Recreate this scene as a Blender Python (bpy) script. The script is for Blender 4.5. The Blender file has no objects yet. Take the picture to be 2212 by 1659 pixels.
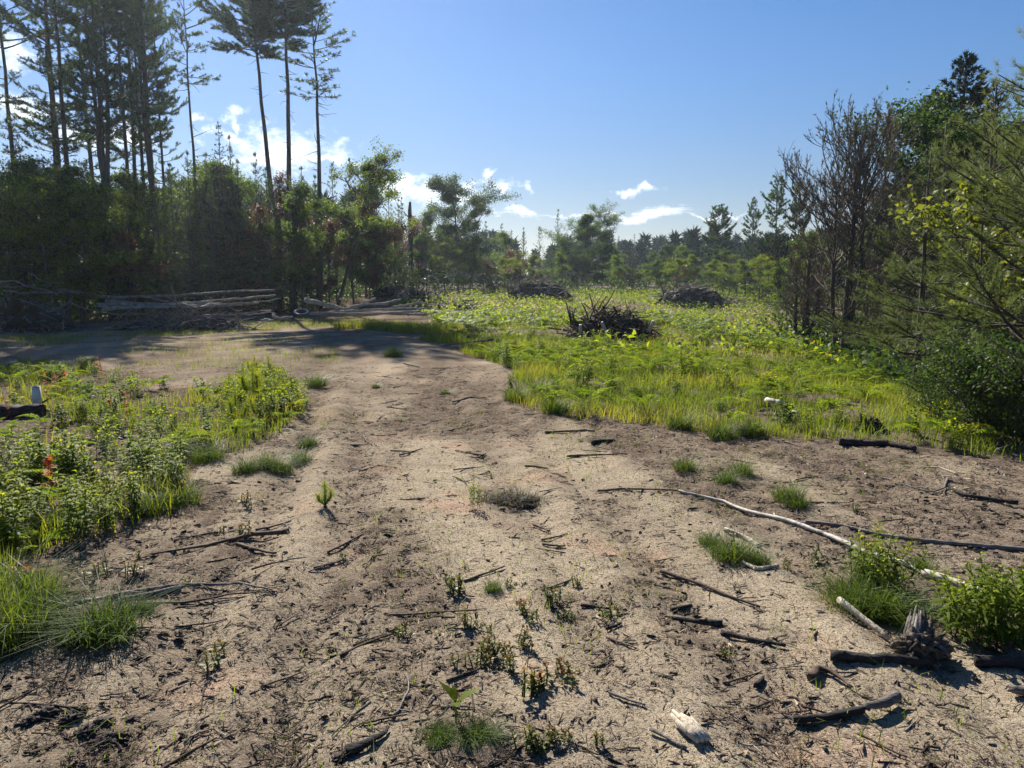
import bpy, math, random
import numpy as np
from mathutils import Vector

R = math.radians
SC = bpy.context.scene
COL = SC.collection
rng = np.random.default_rng(11)

# ------------------------------------------------------------------ camera
CAMH, PITCH, FPX, CX, CY = 1.6, R(7.97), 1640.0, 1106.0, 829.5
cam_d = bpy.data.cameras.new("camera")
cam = bpy.data.objects.new("camera", cam_d)
COL.objects.link(cam)
cam.location = (0, 0, CAMH)
cam.rotation_euler = (R(90) - PITCH, 0, 0)
cam_d.sensor_width = 36
cam_d.lens = 36 * FPX / 2212
cam_d.clip_start = 0.05
cam_d.clip_end = 3000
SC.camera = cam

# ------------------------------------------------------------------ sky, sun, exposure
SUN_EL, SUN_AZ = 37.0, -22.0          # degrees; azimuth measured from the view direction, negative = left
w = bpy.data.worlds.new("World")
SC.world = w
w.use_nodes = True
wn, wl = w.node_tree.nodes, w.node_tree.links
wn.clear()


def nd(nodes, t, **kw):
    n = nodes.new(t)
    for k, v in kw.items():
        setattr(n, k, v)
    return n


def mth(nodes, links, op, a, b=None, c=None, clamp=False):
    n = nodes.new('ShaderNodeMath')
    n.operation = op
    n.use_clamp = clamp
    for i, x in enumerate((a, b, c)):
        if x is None:
            continue
        if isinstance(x, (int, float)):
            n.inputs[i].default_value = x
        else:
            links.new(x, n.inputs[i])
    return n.outputs[0]


sky = nd(wn, 'ShaderNodeTexSky', sky_type='NISHITA', sun_disc=False)
sky.sun_elevation = R(SUN_EL)
sky.sun_rotation = R(SUN_AZ)
sky.altitude = 200
sky.air_density = 1.0
sky.dust_density = 0.15
sky.ozone_density = 3.0
tc = nd(wn, 'ShaderNodeTexCoord')
sep = nd(wn, 'ShaderNodeSeparateXYZ')
wl.new(tc.outputs['Generated'], sep.inputs[0])
W = lambda op, a, b=None, c=None, clamp=False: mth(wn, wl, op, a, b, c, clamp)
az = W('ARCTAN2', sep.outputs[0], sep.outputs[1])
el = W('ARCSINE', sep.outputs[2])


def azel(px, py):
    t = (CY - py) / FPX
    dx = (px - CX) / FPX
    y = math.cos(PITCH) + t * math.sin(PITCH)
    z = -math.sin(PITCH) + t * math.cos(PITCH)
    return math.atan2(dx, y), math.atan2(z, math.hypot(dx, y))


wz = nd(wn, 'ShaderNodeTexNoise')
wl.new(tc.outputs['Generated'], wz.inputs['Vector'])
wz.inputs['Scale'].default_value = 17
wz.inputs['Detail'].default_value = 7
wz.inputs['Roughness'].default_value = .6
wsep = nd(wn, 'ShaderNodeSeparateColor')
wl.new(wz.outputs['Color'], wsep.inputs[0])
az = W('ADD', az, W('MULTIPLY', W('SUBTRACT', wsep.outputs[0], .5), .13))
el = W('ADD', el, W('MULTIPLY', W('SUBTRACT', wsep.outputs[1], .5), .055))


def blobs(lst):
    out = None
    for px, py, hw, hh in lst:
        a0, e0 = azel(px, py)
        da = W('DIVIDE', W('SUBTRACT', az, a0), hw / FPX * .8)
        de = W('DIVIDE', W('SUBTRACT', el, e0), hh / FPX)
        d = W('SUBTRACT', 1.0, W('SQRT', W('ADD', W('MULTIPLY', da, da), W('MULTIPLY', de, de))))
        out = d if out is None else W('MAXIMUM', out, d)
    return out


def cloud_layer(lst, scale, zs, amt, lo, hi):
    m = blobs(lst)
    mp = nd(wn, 'ShaderNodeMapping')
    wl.new(tc.outputs['Generated'], mp.inputs[0])
    mp.inputs['Scale'].default_value = (1, 1, zs)
    nz = nd(wn, 'ShaderNodeTexNoise')
    wl.new(mp.outputs[0], nz.inputs['Vector'])
    nz.inputs['Scale'].default_value = scale
    nz.inputs['Detail'].default_value = 9
    nz.inputs['Roughness'].default_value = .62
    v = W('ADD', m, W('MULTIPLY', W('SUBTRACT', nz.outputs[0], .5), amt))
    mr = nd(wn, 'ShaderNodeMapRange', interpolation_type='SMOOTHSTEP')
    wl.new(v, mr.inputs[0])
    mr.inputs[1].default_value = lo
    mr.inputs[2].default_value = hi
    return mr.outputs[0]


cum = cloud_layer([(600, 330, 190, 60), (520, 245, 34, 22), (525, 268, 22, 14), (440, 262, 45, 12), (505, 290, 60, 16), (700, 352, 130, 16), (960, 415, 165, 44),
                   (880, 405, 80, 40), (1045, 376, 22, 16), (1085, 412, 40, 26), (1372, 407, 46, 12), (30, 100, 80, 45),
                   (50, 235, 120, 28), (230, 300, 120, 30), (-300, 200, 200, 60), (2900, 450, 300, 50)], 50, 1.6, 2.2, .0, 1.25)
wisp = cloud_layer([(1400, 466, 170, 20), (1120, 460, 130, 13), (1280, 458, 200, 8), (1540, 472, 90, 6), (1640, 545, 90, 9)], 18, 14, 1.5, .12, 1.1)
cl = W('MAXIMUM', cum, W('MULTIPLY', wisp, .8))
skyg = nd(wn, 'ShaderNodeHueSaturation')
wl.new(sky.outputs[0], skyg.inputs['Color'])
skyg.inputs['Saturation'].default_value = 1.3
skyg.inputs['Value'].default_value = .44
mixc = nd(wn, 'ShaderNodeMix', data_type='RGBA')
wl.new(cl, mixc.inputs['Factor'])
tint = nd(wn, 'ShaderNodeMix', data_type='RGBA', blend_type='MULTIPLY')
tint.inputs['Factor'].default_value = 1
wl.new(skyg.outputs[0], tint.inputs['A'])
tint.inputs['B'].default_value = (1.14, .98, 1.04, 1)
dim = nd(wn, 'ShaderNodeMapRange', interpolation_type='SMOOTHSTEP')
wl.new(sep.outputs[2], dim.inputs[0])
for i_, x_ in enumerate((-.02, .30, .60, 1.0)):
    dim.inputs[i_ + 1].default_value = x_
tint2 = nd(wn, 'ShaderNodeMix', data_type='RGBA', blend_type='MULTIPLY')
tint2.inputs['Factor'].default_value = 1
wl.new(tint.outputs['Result'], tint2.inputs['A'])
wl.new(dim.outputs[0], tint2.inputs['B'])
wl.new(tint2.outputs['Result'], mixc.inputs['A'])
mixc.inputs['B'].default_value = (6.6, 6.75, 7.1, 1)
bg = nd(wn, 'ShaderNodeBackground')
wl.new(mixc.outputs['Result'], bg.inputs['Color'])
bg.inputs['Strength'].default_value = 0.11
wo = nd(wn, 'ShaderNodeOutputWorld')
wl.new(bg.outputs[0], wo.inputs[0])

sd = bpy.data.lights.new("sun", 'SUN')
sd.energy = 5.0
sd.angle = R(0.5)
sd.color = (1, .93, .82)
sun = bpy.data.objects.new("sun", sd)
COL.objects.link(sun)
S = Vector((math.sin(R(SUN_AZ)) * math.cos(R(SUN_EL)), math.cos(R(SUN_AZ)) * math.cos(R(SUN_EL)), math.sin(R(SUN_EL))))
sun.rotation_euler = S.to_track_quat('Z', 'Y').to_euler()
sun.location = S * 60

vs = SC.view_settings
vs.view_transform = 'Standard'
vs.look = 'None'
vs.gamma = 1
vs.use_curve_mapping = False
vs.exposure = 1.12
cy = SC.cycles
cy.max_bounces = 6
cy.diffuse_bounces = 3
cy.glossy_bounces = 2
cy.transmission_bounces = 4
cy.transparent_max_bounces = 8
cy.caustics_reflective = False
cy.caustics_refractive = False
cy.use_denoising = True
cy.sample_clamp_indirect = 4

# ------------------------------------------------------------------ small maths
TAB = np.random.default_rng(5).permutation(256)
TABF = np.random.default_rng(6).random(256)


def vnoise(x, y, seed=0):
    x = np.asarray(x, float); y = np.asarray(y, float)
    ix = np.floor(x).astype(int); iy = np.floor(y).astype(int)
    fx = x - ix; fy = y - iy
    fx = fx * fx * (3 - 2 * fx); fy = fy * fy * (3 - 2 * fy)
    h = lambda a, b: TABF[TAB[(TAB[(a + seed * 17) & 255] + b) & 255]]
    return (h(ix, iy) * (1 - fx) + h(ix + 1, iy) * fx) * (1 - fy) + (h(ix, iy + 1) * (1 - fx) + h(ix + 1, iy + 1) * fx) * fy


def fbm(x, y, o=4, seed=0):
    s, a, t = 0, .5, 0
    for i in range(o):
        s = s + a * vnoise(x * 2 ** i, y * 2 ** i, seed + i); t += a; a *= .5
    return s / t


def sst(a, b, x):
    t = np.clip((np.asarray(x, float) - a) / (b - a), 0, 1)
    return t * t * (3 - 2 * t)


def norm(v):
    return v / np.maximum(np.linalg.norm(v, axis=-1, keepdims=True), 1e-9)


# terrain height: nearly level clearing, dropping into the wood on the right, rutted sand near the viewer
def tz(x, y, fine=True):
    x = np.asarray(x, float); y = np.asarray(y, float)
    z = -.95 * sst(0, 5.5, x - 4.3 - .06 * np.maximum(y - 8, 0)) * (1 - sst(30, 60, y))
    z = z - .25 * sst(16, 26, y) * sst(-4, -12, x)                       # the shaded strip lies a little lower
    z = z + .35 * (fbm(x * .07 + 3, y * .07, 3, 1) - .5) * sst(8, 30, y) + .06 * (fbm(x * .5, y * .5, 3, 2) - .5)
    z = z + .8 * np.exp(-((x + 11) / 8) ** 2 - ((y - 56) / 12) ** 2)
    z = z + 5.0 * sst(120, 420, y) * sst(60, -200, x)
    if fine:
        near = 1 - sst(10, 16, y)
        xr = x + .12 * (y - 2) - .22 * np.sin(y * .4) + .15 * (fbm(y * .8, x * .2, 2, 15) - .5)
        rut = -.03 * sum(np.exp(-((xr - c_) / .16) ** 2) for c_ in (-1.5, -.95, .25, .8, 1.7)) + .018 * sum(np.exp(-((xr - c_) / .12) ** 2) for c_ in (-1.22, .53, 1.4)) + .008 * np.sin(xr * 14) * vnoise(x * 2, y * .6, 19)
        z = z + near * (rut + .02 * (fbm(x * 2.3, y * 2.3, 3, 4) - .5) + .018 * (fbm(x * 11, y * 11, 3, 7) - .5))
    return z


def ray(px, py):
    dx = (px - CX) / FPX; t = (CY - py) / FPX
    return np.array([dx, math.cos(PITCH) + t * math.sin(PITCH), -math.sin(PITCH) + t * math.cos(PITCH)])


def gp(px, py):
    """Ground point seen at this place of the photograph (its 2212 px wide copy)."""
    d = ray(px, py); o = np.array([0, 0, CAMH])
    lo = 0.5; s = lo; prev = lo
    while s < 400:
        p = o + d * s
        if p[2] < tz(p[0], p[1]):
            a, b = prev, s
            for _ in range(24):
                m = (a + b) / 2; p = o + d * m
                if p[2] < tz(p[0], p[1]): b = m
                else: a = m
            return o + d * b
        prev = s; s *= 1.02
    return o + d * 120


def at(px, d):
    dep = d * math.cos(PITCH) + CAMH * math.sin(PITCH)
    x = (px - CX) / FPX * dep
    return np.array([x, d, float(tz(x, d))])


def hgt(py, d):
    """World height of what stands at forward distance d and shows at row py."""
    return CAMH + d * math.tan(math.atan((CY - py) / FPX) - PITCH)


def inpoly(x, y, poly):
    poly = np.asarray(poly); c = np.zeros(np.shape(x), bool)
    for i in range(len(poly)):
        x1, y1 = poly[i - 1][:2]; x2, y2 = poly[i][:2]
        if y1 == y2: continue
        c ^= ((y1 > y) != (y2 > y)) & (x < (x2 - x1) * (y - y1) / (y2 - y1) + x1)
    return c


def gpoly(pts):
    return [gp(*p)[:2] for p in pts]


# ------------------------------------------------------------------ mesh builder
class MB:
    def __init__(s):
        s.v = []; s.t = []; s.q = []; s.a = []; s.n = 0

    def add(s, v, tris=None, quads=None, tone=.5):
        v = np.asarray(v, float).reshape(-1, 3)
        if tris is not None and len(tris): s.t.append(np.asarray(tris, int).reshape(-1, 3) + s.n)
        if quads is not None and len(quads): s.q.append(np.asarray(quads, int).reshape(-1, 4) + s.n)
        s.v.append(v)
        s.a.append(np.broadcast_to(np.asarray(tone, float), (len(v),)) if np.ndim(tone) < 1 or len(np.atleast_1d(tone)) in (1, len(v)) else np.repeat(tone, len(v) // len(tone)))
        s.n += len(v)

    def tube(s, pts, rad, n=6, tone=.5, cap=True, rough=0, seed=0):
        pts = np.asarray(pts, float); m = len(pts)
        rad = np.broadcast_to(np.asarray(rad, float), (m,))
        tg = norm(np.gradient(pts, axis=0))
        ref = np.array([0, 0, 1.]) if abs(tg[:, 2]).mean() < .8 else np.array([1., 0, 0])
        u = norm(np.cross(tg, ref)); v = np.cross(tg, u)
        th = np.arange(n) * 2 * math.pi / n
        rr = rad[:, None] * np.ones((1, n))
        if rough:
            g = np.random.default_rng(seed)
            rr = rr * (1 + rough * (g.random((m, n)) - .5) + rough * (g.random((1, n)) - .5))
        ring = pts[:, None] + rr[..., None] * (np.cos(th)[None, :, None] * u[:, None] + np.sin(th)[None, :, None] * v[:, None])
        i = np.arange(m - 1)[:, None] * n; k = np.arange(n)[None]
        q = np.stack([i + k, i + (k + 1) % n, i + n + (k + 1) % n, i + n + k], -1).reshape(-1, 4)
        V = ring.reshape(-1, 3)
        t = []
        if cap:
            V = np.vstack([V, pts[0], pts[-1]])
            a, b = m * n, m * n + 1
            t = [(a, (j + 1) % n, j) for j in range(n)] + [(b, (m - 1) * n + j, (m - 1) * n + (j + 1) % n) for j in range(n)]
        s.add(V, t, q, tone)

    def needles(s, c, d, wd, tone, g):
        """Thin triangles: base c (N,3), vector d (N,3), width wd."""
        n = len(c)
        sd = norm(np.cross(d, g.normal(size=(n, 3)))) * np.reshape(wd, (-1, 1)) * .5
        V = np.stack([c - sd, c + sd, c + d], 1).reshape(-1, 3)
        s.add(V, np.arange(3 * n).reshape(-1, 3), None, np.repeat(np.broadcast_to(tone, (n,)), 3))

    def leaves(s, c, d, up, L, Wd, tone, droop=.25, fold=.25):
        """Leaves of four triangles folded on the midrib. c base, d direction, up rough normal."""
        n = len(c)
        d = norm(d); sd = norm(np.cross(d, up)); nn = norm(np.cross(sd, d))
        L = np.broadcast_to(L, (n,))[:, None]; Wd = np.broadcast_to(Wd, (n,))[:, None]
        mid = c + d * L * .45 + nn * L * .04
        tip = c + d * L * (1 - droop * .2) - nn * L * droop
        l = c + d * L * .42 - sd * Wd * .5 + nn * Wd * fold
        r = c + d * L * .42 + sd * Wd * .5 + nn * Wd * fold
        V = np.stack([c, l, mid, r, tip], 1).reshape(-1, 3)
        b = np.arange(n)[:, None] * 5
        T = np.concatenate([b + np.array(x) for x in ((0, 2, 1), (0, 3, 2), (1, 2, 4), (2, 3, 4))], 1).reshape(-1, 3)
        s.add(V, T, None, np.repeat(np.broadcast_to(tone, (n,)), 5))

    def build(s, name, mat, parent=None, loc=None, smooth=False):
        me = bpy.data.meshes.new(name)
        V = np.concatenate(s.v) if s.v else np.zeros((0, 3))
        T = np.concatenate(s.t) if s.t else np.zeros((0, 3), int)
        Q = np.concatenate(s.q) if s.q else np.zeros((0, 4), int)
        if loc is not None and parent is None:
            V = V - np.asarray(loc)
        me.vertices.add(len(V)); me.vertices.foreach_set("co", V.astype(np.float32).ravel())
        loops = np.concatenate([T.ravel(), Q.ravel()]).astype(np.int32)
        me.loops.add(len(loops)); me.loops.foreach_set("vertex_index", loops)
        st = np.concatenate([np.arange(len(T)) * 3, len(T) * 3 + np.arange(len(Q)) * 4]).astype(np.int32)
        me.polygons.add(len(st)); me.polygons.foreach_set("loop_start", st)
        if smooth: me.polygons.foreach_set("use_smooth", np.ones(len(st), bool))
        me.update(calc_edges=True)
        at_ = me.attributes.new("tone", 'FLOAT', 'POINT')
        at_.data.foreach_set("value", np.concatenate(s.a).astype(np.float32))
        me.materials.append(mat)
        o = bpy.data.objects.new(name, me)
        COL.objects.link(o)
        if parent is not None: o.parent = parent
        elif loc is not None: o.location = loc
        return o


def tag(o, label=None, cat=None, group=None, kind=None):
    if label: o["label"] = label
    if cat: o["category"] = cat
    if group: o["group"] = group
    if kind: o["kind"] = kind
    return o


def thing(name, label, cat, loc=(0, 0, 0), rz=0, group=None, sc=1):
    o = bpy.data.objects.new(name, None)
    o.empty_display_size = .2
    COL.objects.link(o)
    o.location = loc; o.rotation_euler = (0, 0, rz); o.scale = (sc, sc, sc) if np.ndim(sc) == 0 else sc
    return tag(o, label, cat, group)


KIDS = {}


def dup(root, loc, rz=0, sc=1, label=None, group=None, tilt=(0, 0)):
    """A copy of a thing with copies of its parts (mesh data shared)."""
    if root.name not in KIDS:
        KIDS[root.name] = [c for c in COL.objects if c.parent == root]
    r = root.copy(); COL.objects.link(r)
    r.location = loc; r.rotation_euler = (tilt[0], tilt[1], rz)
    r.scale = (sc, sc, sc) if np.ndim(sc) == 0 else sc
    if label: r["label"] = label
    if group: r["group"] = group
    for ch in KIDS[root.name]:
        c = ch.copy(); COL.objects.link(c); c.parent = r
    return r


class Kind:
    """Prototype that is moved on its first use and copied afterwards."""
    def __init__(s, root):
        s.root = root; s.used = False
        ms = [c for c in COL.objects if c.parent == root] or [root]
        s.top = max(np.percentile(np.array([v.co.z for v in c.data.vertices]), 99.7) for c in ms if c.type == 'MESH')

    def place(s, loc, rz=0, sc=1, label=None, group=None, tilt=(0, 0)):
        if s.used:
            return dup(s.root, loc, rz, sc, label, group, tilt)
        s.used = True
        o = s.root
        KIDS[o.name] = [c for c in COL.objects if c.parent == o]
        o.location = loc; o.rotation_euler = (tilt[0], tilt[1], rz); o.scale = (sc, sc, sc) if np.ndim(sc) == 0 else sc
        return tag(o, label, None, group)


# ------------------------------------------------------------------ materials
def newmat(name):
    m = bpy.data.materials.new(name); m.use_nodes = True
    n, l = m.node_tree.nodes, m.node_tree.links
    n.clear()
    out = n.new('ShaderNodeOutputMaterial')
    return m, n, l, out


def ramp(n, l, src, stops):
    r = n.new('ShaderNodeValToRGB')
    e = r.color_ramp.elements
    while len(e) < len(stops): e.new(.5)
    for i, (p, c) in enumerate(stops):
        e[i].position = p; e[i].color = (*c, 1)
    l.new(src, r.inputs[0])
    return r.outputs[0]


def leaf_mat(name, stops, transl=.4, tcol=(1.5, 1.45, .55), rough=.5, spec=.22):
    m, n, l, out = newmat(name)
    a = nd(n, 'ShaderNodeAttribute', attribute_name="tone")
    oi = n.new('ShaderNodeObjectInfo')
    t = mth(n, l, 'ADD', a.outputs['Fac'], mth(n, l, 'MULTIPLY', mth(n, l, 'SUBTRACT', oi.outputs['Random'], .5), .36), clamp=True)
    c = ramp(n, l, t, stops)
    p = n.new('ShaderNodeBsdfPrincipled')
    l.new(c, p.inputs['Base Color'])
    p.inputs['Roughness'].default_value = rough
    p.inputs['Specular IOR Level'].default_value = spec
    tr = n.new('ShaderNodeBsdfTranslucent')
    mu = nd(n, 'ShaderNodeMix', data_type='RGBA', blend_type='MULTIPLY')
    mu.inputs['Factor'].default_value = 1
    l.new(c, mu.inputs['A']); mu.inputs['B'].default_value = (*tcol, 1)
    l.new(mu.outputs['Result'], tr.inputs['Color'])
    ms = n.new('ShaderNodeMixShader'); ms.inputs[0].default_value = transl
    l.new(p.outputs[0], ms.inputs[1]); l.new(tr.outputs[0], ms.inputs[2])
    l.new(ms.outputs[0], out.inputs[0])
    return m


def bark_mat(name, stops, scale=(14, 14, 3), bump=.5, rough=.85, spots=None):
    m, n, l, out = newmat(name)
    t = n.new('ShaderNodeTexCoord')
    mp = n.new('ShaderNodeMapping'); l.new(t.outputs['Object'], mp.inputs[0]); mp.inputs['Scale'].default_value = scale
    nz = n.new('ShaderNodeTexNoise'); l.new(mp.outputs[0], nz.inputs['Vector'])
    nz.inputs['Scale'].default_value = 1; nz.inputs['Detail'].default_value = 8; nz.inputs['Roughness'].default_value = .65
    a = nd(n, 'ShaderNodeAttribute', attribute_name="tone")
    f = mth(n, l, 'ADD', nz.outputs[0], mth(n, l, 'MULTIPLY', mth(n, l, 'SUBTRACT', a.outputs['Fac'], .5), .6), clamp=True)
    c = ramp(n, l, f, stops)
    p = n.new('ShaderNodeBsdfPrincipled')
    if spots:
        n2 = n.new('ShaderNodeTexNoise'); l.new(t.outputs['Object'], n2.inputs['Vector'])
        n2.inputs['Scale'].default_value = spots[0]; n2.inputs['Detail'].default_value = 5
        k = nd(n, 'ShaderNodeMapRange'); l.new(n2.outputs[0], k.inputs[0]); k.inputs[1].default_value = spots[1]; k.inputs[2].default_value = spots[1] + .1
        mx = nd(n, 'ShaderNodeMix', data_type='RGBA'); l.new(k.outputs[0], mx.inputs['Factor']); l.new(c, mx.inputs['A']); mx.inputs['B'].default_value = (*spots[2], 1)
        c = mx.outputs['Result']
    l.new(c, p.inputs['Base Color'])
    p.inputs['Roughness'].default_value = rough
    p.inputs['Specular IOR Level'].default_value = .25
    b = n.new('ShaderNodeBump'); b.inputs['Strength'].default_value = bump; b.inputs['Distance'].default_value = .02
    l.new(nz.outputs[0], b.inputs['Height']); l.new(b.outputs[0], p.inputs['Normal'])
    l.new(p.outputs[0], out.inputs[0])
    return m


M = {}
M['bark'] = bark_mat('grey_pine_bark', [(.3, (.035, .028, .024)), (.55, (.09, .075, .062)), (.75, (.16, .135, .115))], (10, 10, 2), .8)
M['twig'] = bark_mat('dead_twig_bark', [(.3, (.085, .073, .064)), (.6, (.19, .165, .145)), (.8, (.3, .265, .24))], (20, 20, 20), .2)
M['birch'] = bark_mat('pale_peeled_bark', [(.28, (.1, .08, .065)), (.42, (.36, .32, .27)), (.6, (.56, .52, .46)), (.8, (.66, .62, .56))], (9, 9, 9), .5, .7, (11, .58, (.1, .075, .06)))
M['greywood'] = bark_mat('weathered_grey_wood', [(.3, (.05, .043, .04)), (.5, (.16, .14, .125)), (.75, (.34, .31, .28))], (6, 40, 40), 1.0)
M['darkwood'] = bark_mat('dark_rotten_wood', [(.3, (.012, .01, .01)), (.55, (.04, .034, .032)), (.8, (.13, .115, .105))], (6, 44, 44), 1.0)
M['palewood'] = bark_mat('pale_split_wood', [(.3, (.2, .155, .11)), (.5, (.47, .4, .31)), (.75, (.68, .61, .5))], (45, 45, 5), .7)
M['shadelog'] = bark_mat('grey_aspen_bark', [(.3, (.05, .047, .043)), (.5, (.15, .14, .125)), (.75, (.32, .3, .27))], (7, 7, 7), .4)
M['brown_stick'] = bark_mat('brown_stick_bark', [(.3, (.035, .024, .017)), (.55, (.1, .072, .052)), (.8, (.24, .18, .13))], (30, 30, 30), .4)
M['litter'] = bark_mat('wood_litter', [(.2, (.022, .015, .011)), (.45, (.075, .052, .036)), (.65, (.17, .125, .085)), (.9, (.5, .42, .3))], (3, 3, 3), 0)

M['pine'] = leaf_mat('pine_needles', [(0, (.03, .05, .022)), (.5, (.055, .085, .034)), (1, (.095, .13, .045))], .4, (1.4, 1.5, .6), .5)
M['nearpine'] = leaf_mat('soft_pine_needles', [(0, (.055, .078, .034)), (.5, (.115, .142, .06)), (1, (.185, .21, .09))], .42, (1.35, 1.38, .75), .5, .2)
M['spruce'] = leaf_mat('spruce_needles', [(0, (.012, .026, .016)), (1, (.03, .055, .03))], .15, (1.2, 1.4, .7), .55)
M['deadneedle'] = leaf_mat('brown_needles', [(0, (.07, .056, .042)), (.6, (.12, .098, .07)), (.85, (.09, .09, .04)), (1, (.07, .1, .03))], .25, (1.4, 1.2, .7), .6)
M['leaf'] = leaf_mat('green_leaves', [(0, (.03, .06, .014)), (.5, (.075, .125, .022)), (.85, (.13, .19, .03)), (1, (.19, .21, .035))], .55, (1.8, 1.7, .6), .55, .1)
M['dleaf'] = leaf_mat('dark_shiny_leaves', [(0, (.025, .05, .014)), (.6, (.05, .09, .022)), (1, (.085, .13, .03))], .42, (1.5, 1.5, .55), .5, .12)
M['rleaf'] = leaf_mat('russet_leaves', [(0, (.06, .06, .02)), (.4, (.1, .07, .028)), (.75, (.15, .075, .035)), (1, (.17, .06, .03))], .35, (1.6, 1.1, .6))
M['yleaf'] = leaf_mat('yellow_green_maple_leaves', [(0, (.08, .11, .02)), (1, (.19, .21, .04))], .45)
M['fern'] = leaf_mat('fern_green', [(0, (.07, .12, .016)), (.5, (.125, .19, .022)), (.85, (.19, .245, .028)), (1, (.25, .25, .04))], .55, (1.7, 1.6, .45), .55, .16)
M['weed'] = leaf_mat('weed_leaves', [(0, (.045, .085, .016)), (.5, (.115, .17, .024)), (.85, (.2, .25, .03)), (1, (.27, .26, .035))], .55, (1.7, 1.6, .45), .55, .08)
M['grass'] = leaf_mat('grass_blades', [(0, (.07, .11, .018)), (.5, (.135, .185, .025)), (.85, (.2, .225, .035)), (1, (.26, .24, .06))], .52, (1.6, 1.5, .5), .5, .2)
M['dgrass'] = leaf_mat('tuft_blades', [(0, (.04, .07, .014)), (.6, (.075, .13, .02)), (1, (.15, .18, .03))], .42, (1.4, 1.4, .45), .5, .22)
M['sprout'] = leaf_mat('sprout_leaves', [(0, (.06, .09, .02)), (.6, (.12, .13, .03)), (.85, (.19, .12, .04)), (1, (.27, .08, .045))], .35)
M['redleaf'] = leaf_mat('red_maple_leaves', [(0, (.22, .13, .02)), (.5, (.36, .11, .025)), (1, (.36, .05, .025))], .45, (1.5, 1.2, .6), .6, .05)
M['seedneedle'] = leaf_mat('seedling_needles', [(0, (.06, .1, .02)), (.5, (.13, .19, .028)), (1, (.23, .26, .04))], .45, (1.6, 1.5, .5), .5, .15)
M['stem'] = bark_mat('green_stems', [(.3, (.05, .06, .02)), (.7, (.12, .11, .04))], (20, 20, 20), .1)


def plain(name, col, rough=.8):
    m, n, l, out = newmat(name)
    p = n.new('ShaderNodeBsdfPrincipled')
    nz = n.new('ShaderNodeTexNoise'); nz.inputs['Scale'].default_value = 30; nz.inputs['Detail'].default_value = 6
    c = ramp(n, l, nz.outputs[0], [(.3, tuple(x * .55 for x in col)), (.7, tuple(x * 1.3 for x in col))])
    l.new(c, p.inputs['Base Color']); p.inputs['Roughness'].default_value = rough
    l.new(p.outputs[0], out.inputs[0])
    return m


M['rubber'] = plain('old_tyre_rubber', (.06, .06, .062), .5)
M['soil'] = plain('dark_soil', (.035, .026, .021), .95)
M['burl'] = bark_mat('crumbling_stump_wood', [(.3, (.03, .024, .02)), (.5, (.1, .08, .062)), (.7, (.32, .26, .2))], (38, 38, 38), 1.0, .9)

# ------------------------------------------------------------------ ground
FIELD = gpoly([(930, 692), (1000, 765), (1115, 800), (1095, 865), (1180, 897), (1260, 908), (1400, 918), (1500, 935), (1700, 948), (1960, 960), (2100, 990), (2300, 1010),
               (3200, 1010), (3000, 700), (2400, 645), (1700, 634), (1280, 630), (1100, 630), (900, 632), (840, 650)])
LEFTP = gpoly([(-500, 850), (0, 800), (210, 797), (330, 830), (470, 865), (530, 800), (620, 830), (665, 890), (600, 940), (480, 1000), (405, 1020), (420, 1075), (395, 1105), (300, 1140),
               (200, 1168), (60, 1215), (-500, 1330)])
STRIP = gpoly([(-500, 790), (0, 752), (200, 742), (420, 724), (640, 708), (820, 702), (820, 688), (640, 690), (420, 702), (200, 724), (-500, 740)])
SHADEG = gpoly([(690, 712), (820, 706), (1010, 712), (1010, 745), (930, 742), (840, 716)])
BROWN_R = gpoly([(1270, 905), (1330, 985), (1500, 1040), (1640, 1110), (1800, 1230), (2212, 1420), (3000, 1500), (3000, 960), (1960, 945), (1500, 930)])
BROWN_L = gpoly([(-500, 1150), (420, 1085), (640, 1150), (570, 1250), (330, 1290), (-500, 1500)])
RUT = gpoly([(845, 1100), (915, 1220), (935, 1330), (875, 1335), (855, 1230), (820, 1120)])
PALE = gpoly([(930, 960), (1120, 900), (1180, 960), (1320, 1060), (1480, 1200), (1330, 1230), (1100, 1200), (1000, 1060)])


def axis(parts):
    out = []
    for a, b, st in parts: out.append(np.arange(a, b, st))
    return np.unique(np.round(np.concatenate(out), 4))


gy = np.concatenate([axis([(-12, 1.6, .6), (1.6, 11, .034), (11, 30, .16)]), 30 * 1.045 ** np.arange(0, 82)])
gx = np.concatenate([-np.flip(24 * 1.09 ** np.arange(1, 46)), axis([(-24, -5.2, .22), (-5.2, 5.2, .036), (5.2, 24, .22)]), 24 * 1.09 ** np.arange(0, 46)])
GX, GY = np.meshgrid(gx, gy)
b = MB()
nr, nc = GX.shape
idx = np.arange(nr * nc).reshape(nr, nc)
quads = np.stack([idx[:-1, :-1], idx[:-1, 1:], idx[1:, 1:], idx[1:, :-1]], -1).reshape(-1, 4)


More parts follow.
